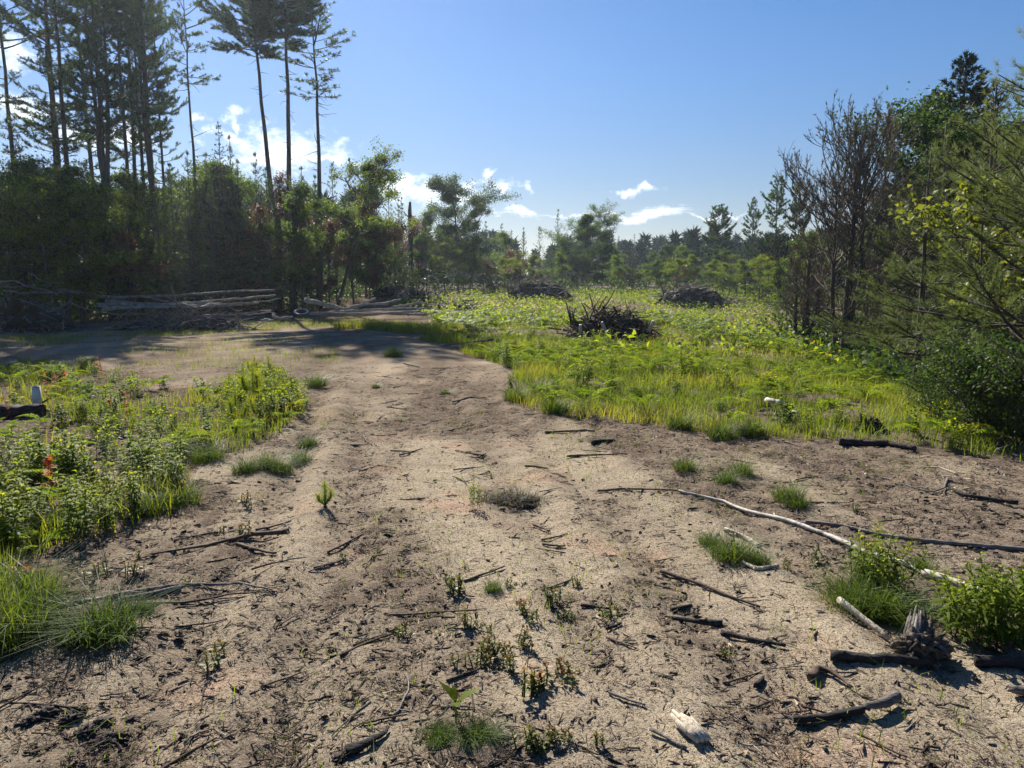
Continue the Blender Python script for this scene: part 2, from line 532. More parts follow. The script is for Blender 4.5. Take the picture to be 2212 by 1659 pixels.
def dirt_at(x, y):
    """0 pale sand, 1 brown soil thick with litter."""
    jx = x + (fbm(x * 1.1, y * 1.1, 4, 9) - .5) * 1.3; jy = y + (fbm(x * 1.1 + 40, y * 1.1, 4, 13) - .5) * 1.3
    streak = fbm(x * 1.5 + .25 * y + 1.2 * np.sin(y * .3), y * .22, 4, 25) - .5
    d = .49 + 1.0 * streak + .22 * sst(5.5, 11, y) + .30 * inpoly(jx, jy, BROWN_R) + .3 * inpoly(jx, jy, BROWN_L) + .25 * inpoly(jx, jy, RUT) - .17 * inpoly(jx, jy, PALE)
    d = d + .5 * inpoly(jx, jy, LEFTP) + .45 * inpoly(jx, jy, FIELD) + .3 * sst(25, 34, y) + .7 * (fbm(x * 1.4, y * 1.1, 4, 21) - .5) + .5 * (fbm(x * 5, y * 5, 3, 22) - .5)
    xr = x + .12 * (y - 2) - .22 * np.sin(y * .4)
    d = d + .2 * (1 - sst(9, 14, y)) * sum(np.exp(-((xr - c_) / .15) ** 2) for c_ in (-1.5, -.95, .25, .8, 1.7))
    return np.clip(d, 0, 1.2)


dirt = dirt_at(GX, GY)
clod = sst(.55, .9, dirt) * (1 - sst(9, 14, GY)) * (1 - inpoly(GX, GY, FIELD))
tread = inpoly(GX, GY, BROWN_R) * sst(.42, .6, fbm(GX * .9, GY * .9, 2, 63)) * np.maximum(0, np.sin((GX * .8 + GY * .6) * 34 + 2.5 * fbm(GX * 2, GY * 2, 2, 64))) * -.02
GZ = tz(GX, GY) + tread + clod * .06 * (fbm(GX * 13, GY * 13, 3, 31) - .5) + (1 - sst(9, 12, GY)) * .014 * (vnoise(GX * 24, GY * 24, 3) - .5)
b.add(np.stack([GX, GY, GZ], -1).reshape(-1, 3), None, quads, dirt.ravel())

m, n, l, out = newmat('sandy_soil')
geo = n.new('ShaderNodeNewGeometry')
P0 = geo.outputs['Position']


def nz(scale, det=5, rough=.6, sc=None):
    t = n.new('ShaderNodeTexNoise'); t.inputs['Scale'].default_value = scale; t.inputs['Detail'].default_value = det; t.inputs['Roughness'].default_value = rough
    if sc:
        mp = n.new('ShaderNodeMapping'); l.new(P0, mp.inputs[0]); mp.inputs['Scale'].default_value = sc; l.new(mp.outputs[0], t.inputs['Vector'])
    else: l.new(P0, t.inputs['Vector'])
    return t.outputs[0]


G = lambda op, a, b_=None, c=None, clamp=False: mth(n, l, op, a, b_, c, clamp)


def mr(v, a, b_, c=0., d=1.):
    k = nd(n, 'ShaderNodeMapRange'); l.new(v, k.inputs[0])
    for i, x in enumerate((a, b_, c, d)): k.inputs[i + 1].default_value = x
    return k.outputs[0]


def mixrgb(f, a, b_, bt='MIX'):
    k = nd(n, 'ShaderNodeMix', data_type='RGBA', blend_type=bt)
    if isinstance(f, (int, float)): k.inputs['Factor'].default_value = f
    else: l.new(f, k.inputs['Factor'])
    for s_, x in (('A', a), ('B', b_)):
        if isinstance(x, tuple): k.inputs[s_].default_value = (*x, 1)
        else: l.new(x, k.inputs[s_])
    return k.outputs['Result']


att = nd(n, 'ShaderNodeAttribute', attribute_name="tone").outputs['Fac']
fine, mid_, coarse = nz(150, 4, .7), nz(28, 6, .68), nz(3.2, 6, .6)
sand = mixrgb(mr(coarse, .35, .65), (.36, .297, .213), (.445, .375, .276))
sand = mixrgb(mr(nz(1.3, 4), .55, .68), sand, (.47, .325, .235))
sand = mixrgb(mr(fine, .27, .5), (.17, .13, .085), sand)
brown = mixrgb(mr(mid_, .35, .65), (.062, .046, .036), (.235, .182, .138))
df = mr(G('ADD', G('ADD', att, G('MULTIPLY', G('SUBTRACT', mid_, .5), 1.2)), G('MULTIPLY', G('SUBTRACT', coarse, .5), .7)), .22, 1.0)
c0 = mixrgb(df, sand, brown)
vor = n.new('ShaderNodeTexVoronoi'); l.new(P0, vor.inputs['Vector']); vor.inputs['Scale'].default_value = 34
speck = G('MULTIPLY', mr(vor.outputs['Distance'], .16, .1), mr(nz(7, 3), .45, .6))
c0 = mixrgb(G('MULTIPLY', speck, .75), c0, (.04, .028, .022))
fl1, fl2, fl3 = nz(1, 2, .5, (55, 240, 60)), nz(1, 2, .5, (230, 50, 60)), nz(1, 2, .5, (110, 190, 60))
dk = G('MAXIMUM', mr(fl1, .62, .68), G('MAXIMUM', mr(fl2, .635, .69), mr(fl3, .64, .7)))
lt_ = G('MAXIMUM', mr(fl1, .36, .31), mr(fl2, .36, .31))
c0 = mixrgb(G('MULTIPLY', dk, .8), c0, (.05, .036, .027))
c0 = mixrgb(G('MULTIPLY', lt_, .55), c0, (.5, .42, .31))
p = n.new('ShaderNodeBsdfPrincipled'); l.new(c0, p.inputs['Base Color']); p.inputs['Roughness'].default_value = .95
p.inputs['Specular IOR Level'].default_value = .0
bp = n.new('ShaderNodeBump'); bp.inputs['Strength'].default_value = .9; bp.inputs['Distance'].default_value = .02
l.new(G('ADD', G('ADD', mid_, G('MULTIPLY', fine, .35)), G('MULTIPLY', dk, .3)), bp.inputs['Height'])
l.new(bp.outputs[0], p.inputs['Normal']); l.new(p.outputs[0], out.inputs[0])
M['ground'] = m
g = b.build('ground', m, smooth=True)
tag(g, 'sandy clearing floor with brown soil and wood litter', 'ground', kind='structure')


def Z(xy): return tz(xy[..., 0], xy[..., 1])


# ------------------------------------------------------------------ trees
def curve_path(p, d, L, n_, up=0., wob=0., g=rng):
    pts = [np.array(p, float)]; d = np.array(d, float); d /= np.linalg.norm(d)
    for i in range(n_):
        d = d + np.array([0, 0, up / n_]) + g.normal(size=3) * wob / n_
        d /= np.linalg.norm(d)
        pts.append(pts[-1] + d * L / n_)
    return np.array(pts)


def interp(pts, t):
    s = np.asarray(t) * (len(pts) - 1); i = np.clip(s.astype(int), 0, len(pts) - 2); f = (s - i)[..., None]
    return pts[i] * (1 - f) + pts[i + 1] * f


def tufts(mb, c, d, k, L, wd, spread, tone, g, tv=.25):
    """k needles at each point c, leaning along d."""
    m_ = len(c)
    C = np.repeat(c, k, 0); D = np.repeat(norm(d), k, 0)
    dirs = norm(D + g.normal(size=(m_ * k, 3)) * spread) * (L * g.uniform(.7, 1.2, (m_ * k, 1)))
    t = np.repeat(np.broadcast_to(tone, (m_,)), k) + g.uniform(-tv, tv, m_ * k) * .5
    mb.needles(C + g.normal(size=C.shape) * L * .06, dirs, wd, np.clip(t, 0, 1), g)


def pine(name, label, cat, H, base, spread, r0, seed, group=None, step=.75, per=4.6, nl=.2, nw=.035, k=9, fork=None, lean=(0, 0), prof='tall', dens=1., dead=True, twn=9, mat='pine', upb=.25, rise=.05, sp=.75, side=0):
    g = np.random.default_rng(seed)
    root = thing(name, label, cat, group=group)
    tr, cr = MB(), MB()
    m_ = 14
    tt = np.linspace(0, 1, m_)
    wobx = np.cumsum(g.normal(size=m_)) * .045 * H / 25; woby = np.cumsum(g.normal(size=m_)) * .045 * H / 25
    tp = np.stack([wobx + lean[0] * tt ** 1.3 * H, woby + lean[1] * tt ** 1.3 * H, tt * H - .25], 1); tp[0, :2] = 0
    rad = r0 * (1 - .86 * tt ** 1.1); rad[0] *= 1.25
    stems = [(tp, rad)]
    if fork:
        for fx in fork:
            i0 = int(fx[0] * (m_ - 1)); q = tp[i0:].copy(); s_ = np.linspace(0, 1, len(q))
            q[:, 0] += fx[1] * s_ ** .6; q[:, 1] += fx[2] * s_ ** .6; q[:, 2] -= (1 - fx[3]) * (q[:, 2] - q[0, 2])
            stems.append((q, rad[i0:] * .8))
    for q, r_ in stems: tr.tube(q, r_, 9, .5, rough=.12, seed=seed)
    for si, (q, r_) in enumerate(stems):
        top = q[-1, 2]; z = max(base * H, q[0, 2] + .5); Hc = top - z
        while z < top - .1:
            u = (z - base * H) / max(top - base * H, .1)
            if prof == 'tall': f = (.55 + .75 * u) * (1 - u ** 3.2) ** .8
            elif prof == 'cone': f = (1 - u) ** .85
            else: f = math.sin(math.pi * min(1, .18 + .8 * u)) ** .6
            nb = max(2, int(g.poisson(per * dens)))
            a0 = g.uniform(0, 6.28)
            for kk in range(nb):
                if prof == 'tall' and g.random() < .22: continue
                a = a0 + kk * 6.28 / nb + g.normal() * .25
                L = spread * f * g.uniform(.55, 1.2) * (1 + side * math.cos(a))
                if L < .12: L = .12
                zz = z + g.uniform(-.5, .5) * step * .5
                p0 = interp(q, np.array((zz - q[0, 2]) / max(top - q[0, 2], .1)).clip(0, 1))
                el_ = rise + (.75 * u ** 2 if prof != 'cone' else .35 * u) + g.normal() * .1
                d = np.array([math.cos(a) * math.cos(el_), math.sin(a) * math.cos(el_), math.sin(el_)])
                pts = curve_path(p0, d, L, 5, upb, .35, g)
                tr.tube(pts, np.linspace(max(.012, .016 * L), .006, 6), 4, .45, cap=False)
                nt = max(2, int(twn * L / 2 * dens))
                ts = g.uniform(.3, 1, nt); ts[0] = 1
                bp_ = interp(pts, ts); dr = norm(interp(np.gradient(pts, axis=0), ts))
                sd_ = norm(np.cross(dr, [0, 0, 1.])) * g.choice([-1, 1], nt)[:, None]
                td = norm(dr * .7 + sd_ * g.uniform(.2, 1.1, nt)[:, None] + np.array([0, 0, .25]) + g.normal(size=(nt, 3)) * .15)
                tl = L * .3 * g.uniform(.5, 1.1, nt) * (1.15 - ts * .5)
                tl = np.clip(tl, nl * .6, 1.1)
                tone0 = .25 + .4 * u + g.uniform(-.15, .2)
                for j in range(nt):
                    if tl[j] > .25: tr.tube(np.stack([bp_[j], bp_[j] + td[j] * tl[j]]), [.007, .004], 3, .4, cap=False)
                    mm = max(1, int(tl[j] / (nl * .55)))
                    s_ = np.linspace(.25, 1, mm)[:, None]
                    tufts(cr, bp_[j] + td[j] * tl[j] * s_, np.repeat(td[j][None], mm, 0), k, nl, nw, sp, tone0 + .15 * s_[:, 0], g)
            z += step * g.uniform(.75, 1.25)
        # leader
        tufts(cr, q[-1][None] - np.array([[0, 0, .1]]), np.array([[0, 0, 1.]]), k * 3, nl * 1.3, nw, .45, .6, g)
    if dead:
        nd_ = int(base * H * 1.9)
        for i in range(nd_):
            zz = g.uniform(.15, 1.02) ** .7 * base * H; a = g.uniform(0, 6.28); L = g.uniform(.3, 1.0) * (1.6 if g.random() < .25 else .8)
            p0 = interp(tp, np.array((zz + .25) / H).clip(0, 1))
            e_ = g.normal() * .3
            pts = curve_path(p0, [math.cos(a), math.sin(a), e_], L, 4, g.normal() * .4, .5, g)
            tr.tube(pts, np.linspace(.022, .006, 5), 4, .4, cap=False)
    tr.build('trunk', M['bark'], root, smooth=True)
    cr.build('crown', M[mat], root)
    return root


def broadleaf(name, label, cat, H, spread, seed, mat='leaf', base=.15, leafL=.13, leafW=.08, per=26, group=None, r0=None, levels=3, stems=1, kids=6, shape=1.0, lean=(0, 0), clump=.34, extra=None):
    g = np.random.default_rng(seed)
    root = thing(name, label, cat, group=group)
    tr = MB(); ends = []
    r0 = r0 or .011 * H + .02

    def grow(p, d, L, r_, lev):
        pts = curve_path(p, d, L, 5, .12 if lev else 0., .45 if lev else .18, g)
        tr.tube(pts, np.linspace(r_, r_ * .45, 6), 7 if lev == 0 else 4, .45, cap=False, rough=.1, seed=seed)
        if lev >= levels:
            for t in (.35, .6, .85, 1.): ends.append(interp(pts, np.array(t)))
            return
        nk = kids + (4 if lev == 0 else 0)
        for i in range(nk):
            t = (base + (1 - base) * (i + .6) / nk) if lev == 0 else g.uniform(.3, 1)
            q = interp(pts, np.array(min(t, 1.))); dq = norm(interp(np.gradient(pts, axis=0), np.array(min(t, .99))))
            a = g.uniform(0, 6.28) if lev else i * 2.4 + g.normal() * .4
            perp = np.array([math.cos(a), math.sin(a), .15])
            dn = norm(dq * g.uniform(.35, .9) + perp * (1.0 if lev == 0 else .8))
            if lev == 0:
                Lk = spread * (.45 + .75 * math.sin(math.pi * min(1, .12 + .8 * (t - base) / (1 - base)))) * g.choice([.45, .8, 1.1, 1.45]) * shape
            else: Lk = L * g.uniform(.4, .65)
            grow(q, dn, Lk, max(r_ * (.42 if lev == 0 else .5), .008), lev + 1)
        if lev: ends.append(pts[-1])
        else:
            for t in (.9, .95, 1.): ends.append(interp(pts, np.array(t)))
    for s_ in range(stems):
        a = g.uniform(0, 6.28)
        d0 = np.array([lean[0] + (.25 * math.cos(a) if stems > 1 else 0), lean[1] + (.25 * math.sin(a) if stems > 1 else 0), 1.])
        grow(np.array([0, 0, -.15]), d0, H, r0, 0)
    E = np.array(ends)
    E = E[E[:, 2] > .12 * H * base]
    m_ = len(E)
    C = np.repeat(E, per, 0) + g.normal(size=(m_ * per, 3)) * clump * np.array([1, 1, .75])
    D = norm(g.normal(size=C.shape) * np.array([1, 1, .45]) + np.array([0, 0, -.25]))
    up = norm(g.normal(size=C.shape) * .6 + np.array([0, 0, 1.]))
    tone = np.clip(np.repeat(g.uniform(.1, .75, m_), per) + g.uniform(-.2, .25, m_ * per), 0, 1)
    cr = MB()
    cr.leaves(C, D, up, leafL * g.uniform(.7, 1.25, m_ * per), leafW * g.uniform(.7, 1.2, m_ * per), tone, .25, .15)
    tr.build('trunk', M['bark'], root, smooth=True)
    cr.build('crown', M[mat], root)
    return root


def put(kind, px, d, topy, H, rz, label, group=None, wide=1., tilt=(0, 0), dz=0):
    p_ = at(px, d); s_ = (hgt(topy, d) - p_[2]) / kind.top
    p_[2] += dz
    return kind.place(p_, rz, (s_ * wide, s_ * wide, s_), label, group, tilt)


TG = 'tall pines at the left edge of the clearing'
PA = Kind(pine('pine_tree', 'x', 'pine tree', 24, .34, 3.3, .2, 101, step=.66, per=4.8, k=10, twn=12))
PB = Kind(pine('pine_tree', 'x', 'pine tree', 24, .4, 3.0, .18, 102, step=.7, per=4.3, k=10, twn=11, side=-.25))
PC = Kind(pine('pine_tree', 'x', 'pine tree', 24, .73, 4.6, .25, 103, step=.4, per=6.5, k=13, twn=16, lean=(-.01, 0)))
PD = Kind(pine('pine_tree', 'x', 'pine tree', 24, .40, 3.6, .27, 104, step=.7, per=4.2, k=10, twn=11, fork=[(.3, .9, .2, .9), (.36, -.8, .1, .85)]))
PE = Kind(pine('pine_tree', 'x', 'pine tree', 18, .72, 2.1, .13, 105, step=.45, per=4.2, k=11, twn=12, side=-.4))
for kd, px, d, topy, rz, wd, lab in [
    (PA, -45, 37, -250, .3, 1.05, 'tall pine cut by the frame edge at the far left of the stand'),
    (PB, 60, 42, -200, 4.2, 1.0, 'tall pine behind the gap left of the first leaning trunk'),
    (PA, 148, 38, -250, 1.9, 1., 'tall pine with the leftmost clear leaning trunk in the stand'),
    (PB, 141, 40, -230, .4, .9, 'tall pine just right of the leaning trunk, long side boughs'),
    (PB, 172, 37, -270, 2.2, .95, 'straight tall pine left of the thickest trunk'),
    (PA, 217, 42, -210, 3.3, .85, 'slim tall pine rising directly left of the thickest trunk'),
    (PD, 243, 33, -330, 0., .72, 'thickest forked pine in the stand, trunk running down through the undergrowth'),
    (PB, 294, 41, -210, 5.1, .8, 'slender tall pine right of the thickest forked trunk'),
    (PA, 311, 43, -200, .9, .75, 'tall thin pine second to the right of the thickest trunk'),
    (PB, 331, 40, -200, 3.7, .75, 'tall thin pine hard against the left of the twin topped pine'),
    (PD, 350, 37, -280, 2.4, .6, 'twin topped pine with a thick dark trunk left of the lone slim pine'),
    (PA, 372, 42, 0, 4.6, .75, 'shorter bushy pine between the twin topped pine and the lone slim pine'),
]:
    put(kd, px, d, topy, 24, rz, lab, TG, wd)
put(PE, 437, 41, -30, 18, 3.0, 'lone slim pine with a small tuft of crown against open sky', TG)
put(PC, 607, 40, -130, 24, .2, 'bare trunked pine, left one of the pair with plate shaped crowns', TG, .95, (0, -.03))
put(PC, 634, 39.5, -190, 24, 2.7, 'bare trunked pine, thicker right one of the pair with plate shaped crowns', TG, .85)
put(PE, 690, 42, 20, 18, 1.2, 'thin pine with a slightly bent trunk right of the bare trunked pair', TG, 1.5, (0, -.03))

# young trees of the left treeline and the far edge
YG = 'young trees in the shaded treeline'
CA = Kind(pine('young_pine', 'x', 'young pine', 8, .06, 2.0, .07, 201, step=.42, per=5, nl=.16, nw=.03, k=8, prof='cone', dead=False, twn=11, upb=.35, rise=.2))
CB = Kind(pine('young_pine', 'x', 'young pine', 8, .1, 1.5, .06, 202, step=.46, per=4.4, nl=.17, nw=.03, k=8, prof='cone', dead=False, twn=9, upb=.4, rise=.3))
CS = Kind(pine('young_fir', 'x', 'fir tree', 9, .05, 1.7, .08, 203, step=.3, per=5.4, nl=.1, nw=.03, k=8, prof='cone', dead=False, twn=13, upb=.05, rise=-.05, mat='spruce', sp=.6))
BA = Kind(broadleaf('leafy_tree', 'x', 'leafy tree', 7.5, 1.7, 301, per=11, clump=.17))
BB = Kind(broadleaf('leafy_tree', 'x', 'leafy tree', 7, 1.5, 302, per=11, stems=2, kids=5, clump=.17))
BC = Kind(broadleaf('leafy_tree', 'x', 'leafy tree', 8, 2.1, 303, per=20, base=.15, mat='dleaf', clump=.2))
BR = Kind(broadleaf('russet_tree', 'x', 'russet tree', 6, 1.5, 304, per=12, mat='rleaf', base=.1, clump=.17))
BY = Kind(broadleaf('leafy_tree', 'x', 'leafy tree', 7, 1.9, 306, per=10, mat='weed', base=.12, clump=.18))
BT = Kind(broadleaf('leafy_tree', 'x', 'leafy tree', 9, 2.5, 307, per=24, base=.03, kids=7, clump=.2))
HK = {id(BT): (9, 'leafy tree', 'full round crowned leafy tree'), id(CA): (8, 'young pine', 'dark needled young pine'), id(CB): (8, 'young pine', 'open branched young pine'), id(CS): (9, 'fir tree', 'narrow dark fir'), id(BA): (7.5, 'leafy tree', 'green leafy tree'),
      id(BB): (7, 'leafy tree', 'twin stemmed leafy tree'), id(BC): (8, 'leafy tree', 'glossy dark leafy tree'), id(BR): (6, 'russet tree', 'russet tinged small tree'), id(BY): (7, 'leafy tree', 'light green leafy tree')}
MARKS = [(-300, 'at the far left end of the treeline'), (20, 'behind the leftmost slash heap'), (110, 'below the leaning pine trunks'), (200, 'left of the thickest pine trunk'), (255, 'right of the thickest pine trunk'),
         (330, 'under the twin topped pine'), (400, 'left of the lone slim pine'), (446, 'right of the lone slim pine'), (540, 'behind the long grey log stack'), (600, 'under the bare trunked pine pair'),
         (660, 'right of the bare trunked pine pair'), (715, 'beside the leaning tree'), (775, 'right of the leaning tree'), (860, 'by the broken grey snag'), (930, 'behind the slope of slash'),
         (1030, 'behind the left brush pile'), (1120, 'above the left brush pile'), (1200, 'left of the round crowned tree'), (1290, 'right of the round crowned tree'), (1380, 'in the gap before the far conifers'),
         (1460, 'behind the right brush pile'), (1530, 'under the small round topped pine'), (1610, 'below the twin red pines'), (1700, 'left of the brown bare pine'), (1790, 'behind the brown bare pine'), (1880, 'at the right wood edge')]
USED = set()


def mark(px):
    return [t for x_, t in MARKS if x_ <= px][-1]


def young(kd, px, d, topy, wide=1., group=YG):
    H, cat, desc = HK[id(kd)]
    size = 'tall' if (hgt(topy, d) > 8) else ('short' if hgt(topy, d) < 4.5 else 'middling')
    lab = None
    for ex in ('', 'front ', 'rear ', 'slim ', 'broad ', 'leaning ', 'ragged ', 'dense '):
        lab = f'{ex}{size} {desc} {mark(px)}'
        if lab not in USED: break
    USED.add(lab)
    o = put(kd, px, d, topy, H, random.uniform(0, 6.28), lab, group, wide)
    o['category'] = cat
    return o


random.seed(4)
for kd, px, d, topy, wd in [
    (CA, -160, 28, 280, 1), (BA, -110, 30, 330, 1), (CB, -55, 29, 300, 1), (CB, 18, 31, 281, .8), (CB, 72, 32, 288, .8), (BB, 40, 30, 350, 1.1), (BA, 128, 32, 338, 1), (BA, 178, 30, 352, 1), (CA, 215, 34, 345, .9),
    (BY, 150, 29, 400, 1), (BB, 268, 33, 385, 1), (CB, 312, 35, 360, 1), (CB, 345, 36, 348, .9), (CB, 385, 37, 352, 1), (CB, 425, 38, 326, .9), (CB, 460, 39, 330, .9), (CS, 490, 37, 272, .8), (CB, 512, 39, 292, .6), (CS, 62, 33, 300, .8), (CS, 1240, 96, 498, .9), (CB, 530, 39, 345, .9),
    (CB, 565, 40, 330, .9), (CA, 590, 41, 362, 1), (BR, 640, 42, 372, .9), (CB, 660, 43, 360, .8), (CB, 690, 43, 378, .9), (CA, 728, 46, 352, .8), (CB, 762, 48, 342, .8), (BA, 790, 49, 372, .9), (BR, 815, 48, 420, 1), (CB, 845, 53, 405, .9), (CB, 872, 56, 425, .8),
    # front row
    (CB, -40, 27, 410, 1.0), (CS, 30, 27.5, 400, .9), (BY, 110, 28, 370, 1), (BY, 185, 29.5, 385, .9), (CS, 235, 31, 480, 1.), (BB, 290, 32, 430, 1.0), (CB, 350, 33.5, 420, 1.), (CS, 405, 34.5, 455, .9), (CB, 470, 36, 400, 1.),
    (CA, 520, 37, 450, 1.0), (CS, 575, 38.5, 420, .9), (CA, 630, 40, 450, 1.), (CB, 675, 41, 455, 1.), (BR, 712, 43, 480, 1), (BA, 765, 45, 450, .9), (BR, 800, 47, 470, 1.0), (CA, 855, 50, 480, 1.2), (BB, 830, 52, 450, 1),
    (CA, 590, 36.5, 385, 1.), (BA, 630, 37, 392, .9), (CB, 690, 39, 398, 1.), (CS, 655, 37.5, 440, .9),
    (BA, 330, 39, 372, 1.), (BB, 400, 40, 362, 1.), (BA, 450, 41, 352, .9), (BA, 500, 41, 354, .9), (BB, 545, 43, 356, 1.), (CB, 420, 36, 405, 1.1), (CB, 370, 35, 430, 1.1), (BA, 480, 38, 425, 1.), (BR, 560, 38, 450, 1.), (CB, 515, 37.5, 440, 1.1), (BR, 300, 31, 500, 1.),
    (CB, 865, 55, 430, 1.), (CB, 922, 58, 468, 1.),
    # mid edge
    (BR, 900, 62, 470, .9), (BA, 938, 63, 450, .9), (BA, 905, 58, 500, 1), (BY, 960, 60, 520, 1), (BA, 1000, 64, 530, 1), (BC, 990, 67, 383, 1.0), (BC, 1020, 70, 425, .7), (CB, 1050, 74, 478, 1), (CA, 1085, 84, 484, .9), (BR, 1060, 68, 560, 1.2), (BA, 1105, 80, 500, 1),
    (CB, 1130, 86, 492, .9), (BR, 1125, 73, 540, 1.2), (CA, 1165, 88, 490, .9), (CB, 1205, 83, 452, .75), (CA, 1190, 80, 530, 1.), (BR, 1165, 76, 580, 1.2), (CA, 1235, 92, 500, .8), (BT, 1270, 80, 444, 1.05), (BC, 1300, 79, 530, .9), (BC, 1245, 78, 540, .8), (BA, 1320, 82, 540, 1),
    (BY, 1345, 79, 575, 1.1), (BA, 1400, 95, 545, 1), (BC, 1450, 92, 528, .9), (BC, 1425, 94, 540, .9), (BA, 1480, 90, 530, .9), (BY, 1395, 78, 580, 1.3), (BA, 1440, 76, 585, 1.3), (CA, 1515, 72, 560, 1.5), (BY, 1560, 66, 565, 1.3), (CA, 1590, 64, 540, 1.4), (BA, 1550, 84, 540, 1.2),
    (BA, 1015, 62, 545, 1.1), (CA, 1045, 63, 560, 1.2), (BY, 1090, 66, 555, 1.1), (BA, 1140, 68, 550, 1.1), (CA, 1185, 70, 555, 1.2), (BA, 1215, 71, 545, 1.), (BA, 1335, 70, 552, 1.1), (CA, 1365, 72, 548, 1.2), (BA, 1420, 70, 560, 1.1), (BY, 1460, 66, 555, 1.1), (BA, 1500, 66, 550, 1.1), (BA, 1530, 62, 560, 1.1),
    (CA, 1575, 60, 552, 1.3), (BA, 1610, 56, 560, 1.2), (BR, 1480, 70, 575, 1.1), (BR, 1110, 64, 575, 1.2), (BA, 1690, 47, 575, 1.2), (CA, 1720, 42, 585, 1.3), (CA, 1130, 95, 505, .8), (CS, 1105, 98, 500, .8), (CS, 1335, 100, 512, .9), (CS, 1368, 104, 508, .9), (CS, 1390, 100, 520, .9),
    (CA, 1690, 30, 612, 1.3), (CB, 1775, 24, 610, 1.2), (CA, 1865, 22.5, 640, 1.2), (CA, 1640, 52, 565, 1.5), (BY, 1660, 58, 550, 1.2), (CB, 1700, 44, 540, 1.2), (BA, 1730, 46, 500, 1.0), (CA, 1770, 38, 520, 1.3), (CB, 1650, 31, 650, 1.1)]:
    young(kd, px, d, topy, wd)

# the tree that leans over the log pile
lt = broadleaf('leaning_tree', 'leaning dark tree over the thin pole pile, crown tipped to the right', 'leafy tree', 8.6, 1.35, 321, base=.45, per=9, lean=(.3, 0), mat='leaf', clump=.15, kids=5)
lt.location = at(728, 44)
# broken snag
sn = thing('dead_snag', 'broken grey snag standing among the young trees left of the white cloud', 'dead tree', at(888, 57))
b = MB(); hs = hgt(436, 57) - sn.location.z
b.tube([[0, 0, -.2], [.05, 0, hs * .5], [.02, 0, hs * .9], [.06, .02, hs]], [.2, .17, .15, .08], 9, .4, rough=.25)
b.tube([[0, 0, hs * .82], [-.5, 0, hs * .9], [-.8, .1, hs * .86]], [.05, .03, .01], 5, .4); b.tube([[0, 0, hs * .7], [.4, 0, hs * .74]], [.04, .01], 5, .4)
b.build('trunk', M['bark'], sn, smooth=True)

# red pines beyond the brown bare pine
RG = 'round topped pines beyond the field'
RA = Kind(pine('red_pine', 'x', 'pine tree', 10, .38, 2.1, .12, 401, step=.42, per=4.6, nl=.22, nw=.06, k=16, prof='round', twn=14, upb=.45, rise=.2, sp=.9))
RB = Kind(pine('red_pine', 'x', 'pine tree', 11, .42, 1.9, .13, 402, step=.5, per=3.8, nl=.23, nw=.055, k=15, prof='round', twn=12, upb=.5, rise=.15, sp=.9))
for kd, px, d, topy, H, rz, wd, lab in [(RA, 1547, 78, 443, 10, 0, 1, 'small round topped pine standing alone against low sky'), (RB, 1672, 60, 380, 11, 1, .95, 'tallest red pine left of the brown bare pine'),
                                        (RB, 1618, 63, 428, 11, 3, .75, 'slim ragged red pine left of the tallest red pine'), (RA, 1718, 58, 388, 10, 4, .6, 'narrow red pine half behind the brown bare pine')]:
    put(kd, px, d, topy, H, rz, lab, RG, wd)


def bare_pine(name, label, H, seed, loc, spread=1.7):
    """Pine that has lost most needles: upswept brown twigs, three stems."""
    g = np.random.default_rng(seed)
    root = thing(name, label, 'pine tree', loc)
    tr, tw, cr = MB(), MB(), MB()
    stems = []
    for sx, sy, h0, hh, r_ in [(0, 0, 0, 1, .135), (.28, .1, .16, .95, .085), (-.16, .12, 0, .88, .08)]:
        t = np.linspace(0, 1, 10)
        p_ = np.stack([sx * sst(0, .4, t) * 1.2 + (-.12 if h0 == 0 and sx else 0) + np.cumsum(g.normal(size=10)) * .012, sy * t + np.cumsum(g.normal(size=10)) * .012, -.2 + (h0 + t * (hh - h0)) * H], 1)
        tr.tube(p_, r_ * (1 - .85 * t), 9, .45, rough=.12, seed=seed); stems.append(p_)
    br = []
    for si, p_ in enumerate(stems):
        for i in range(44 if si == 0 else 26):
            t = g.uniform(.12, 1) ** .85; a = g.uniform(0, 6.28)
            L = spread * (.35 + .95 * math.sin(math.pi * min(1, .1 + .75 * t))) * g.uniform(.55, 1.1)
            e_ = .2 + .75 * t + g.normal() * .15
            q = curve_path(interp(p_, np.array(t)), [math.cos(a) * math.cos(e_), math.sin(a) * math.cos(e_), math.sin(e_)], L, 6, .5, .5, g)
            tw.tube(q, np.linspace(.022, .007, 7), 4, .45, cap=False); br.append((q, L, t))
    for q, L, t in br:
        for j in range(int(6.5 * L)):
            u = g.uniform(.2, 1); c = interp(q, np.array(u)); d = norm(interp(np.gradient(q, axis=0), np.array(min(u, .99))) + g.normal(size=3) * .08)
            e = norm(d * .7 + g.normal(size=3) * .55 + np.array([0, 0, .35])); l2 = g.uniform(.25, .6)
            k = curve_path(c, e, l2, 3, .6, .3, g); tw.tube(k, [.008, .007, .005, .004], 3, .5, cap=False)
            for _ in range(3):
                v = g.uniform(.2, 1); c2 = interp(k, np.array(v)); e2 = norm(e + g.normal(size=3) * .5 + np.array([0, 0, .6])); l3 = g.uniform(.1, .28)
                k2 = curve_path(c2, e2, l3, 2, .6, .2, g); tw.tube(k2, [.006, .005, .0035], 3, .55, cap=False)
                if g.random() < (.3 if t < .75 else .7):
                    tone = (.75 + .3 * g.random()) if t > .82 and g.random() < .7 else g.uniform(0, .7)
                    tufts(cr, k2[1:], np.repeat((k2[2] - k2[1])[None], 2, 0), 6, .1, .012, .45, tone, g)
    tr.build('trunk', M['bark'], root, smooth=True); tw.build('branches', M['twig'], root); cr.build('crown', M['deadneedle'], root)
    return root


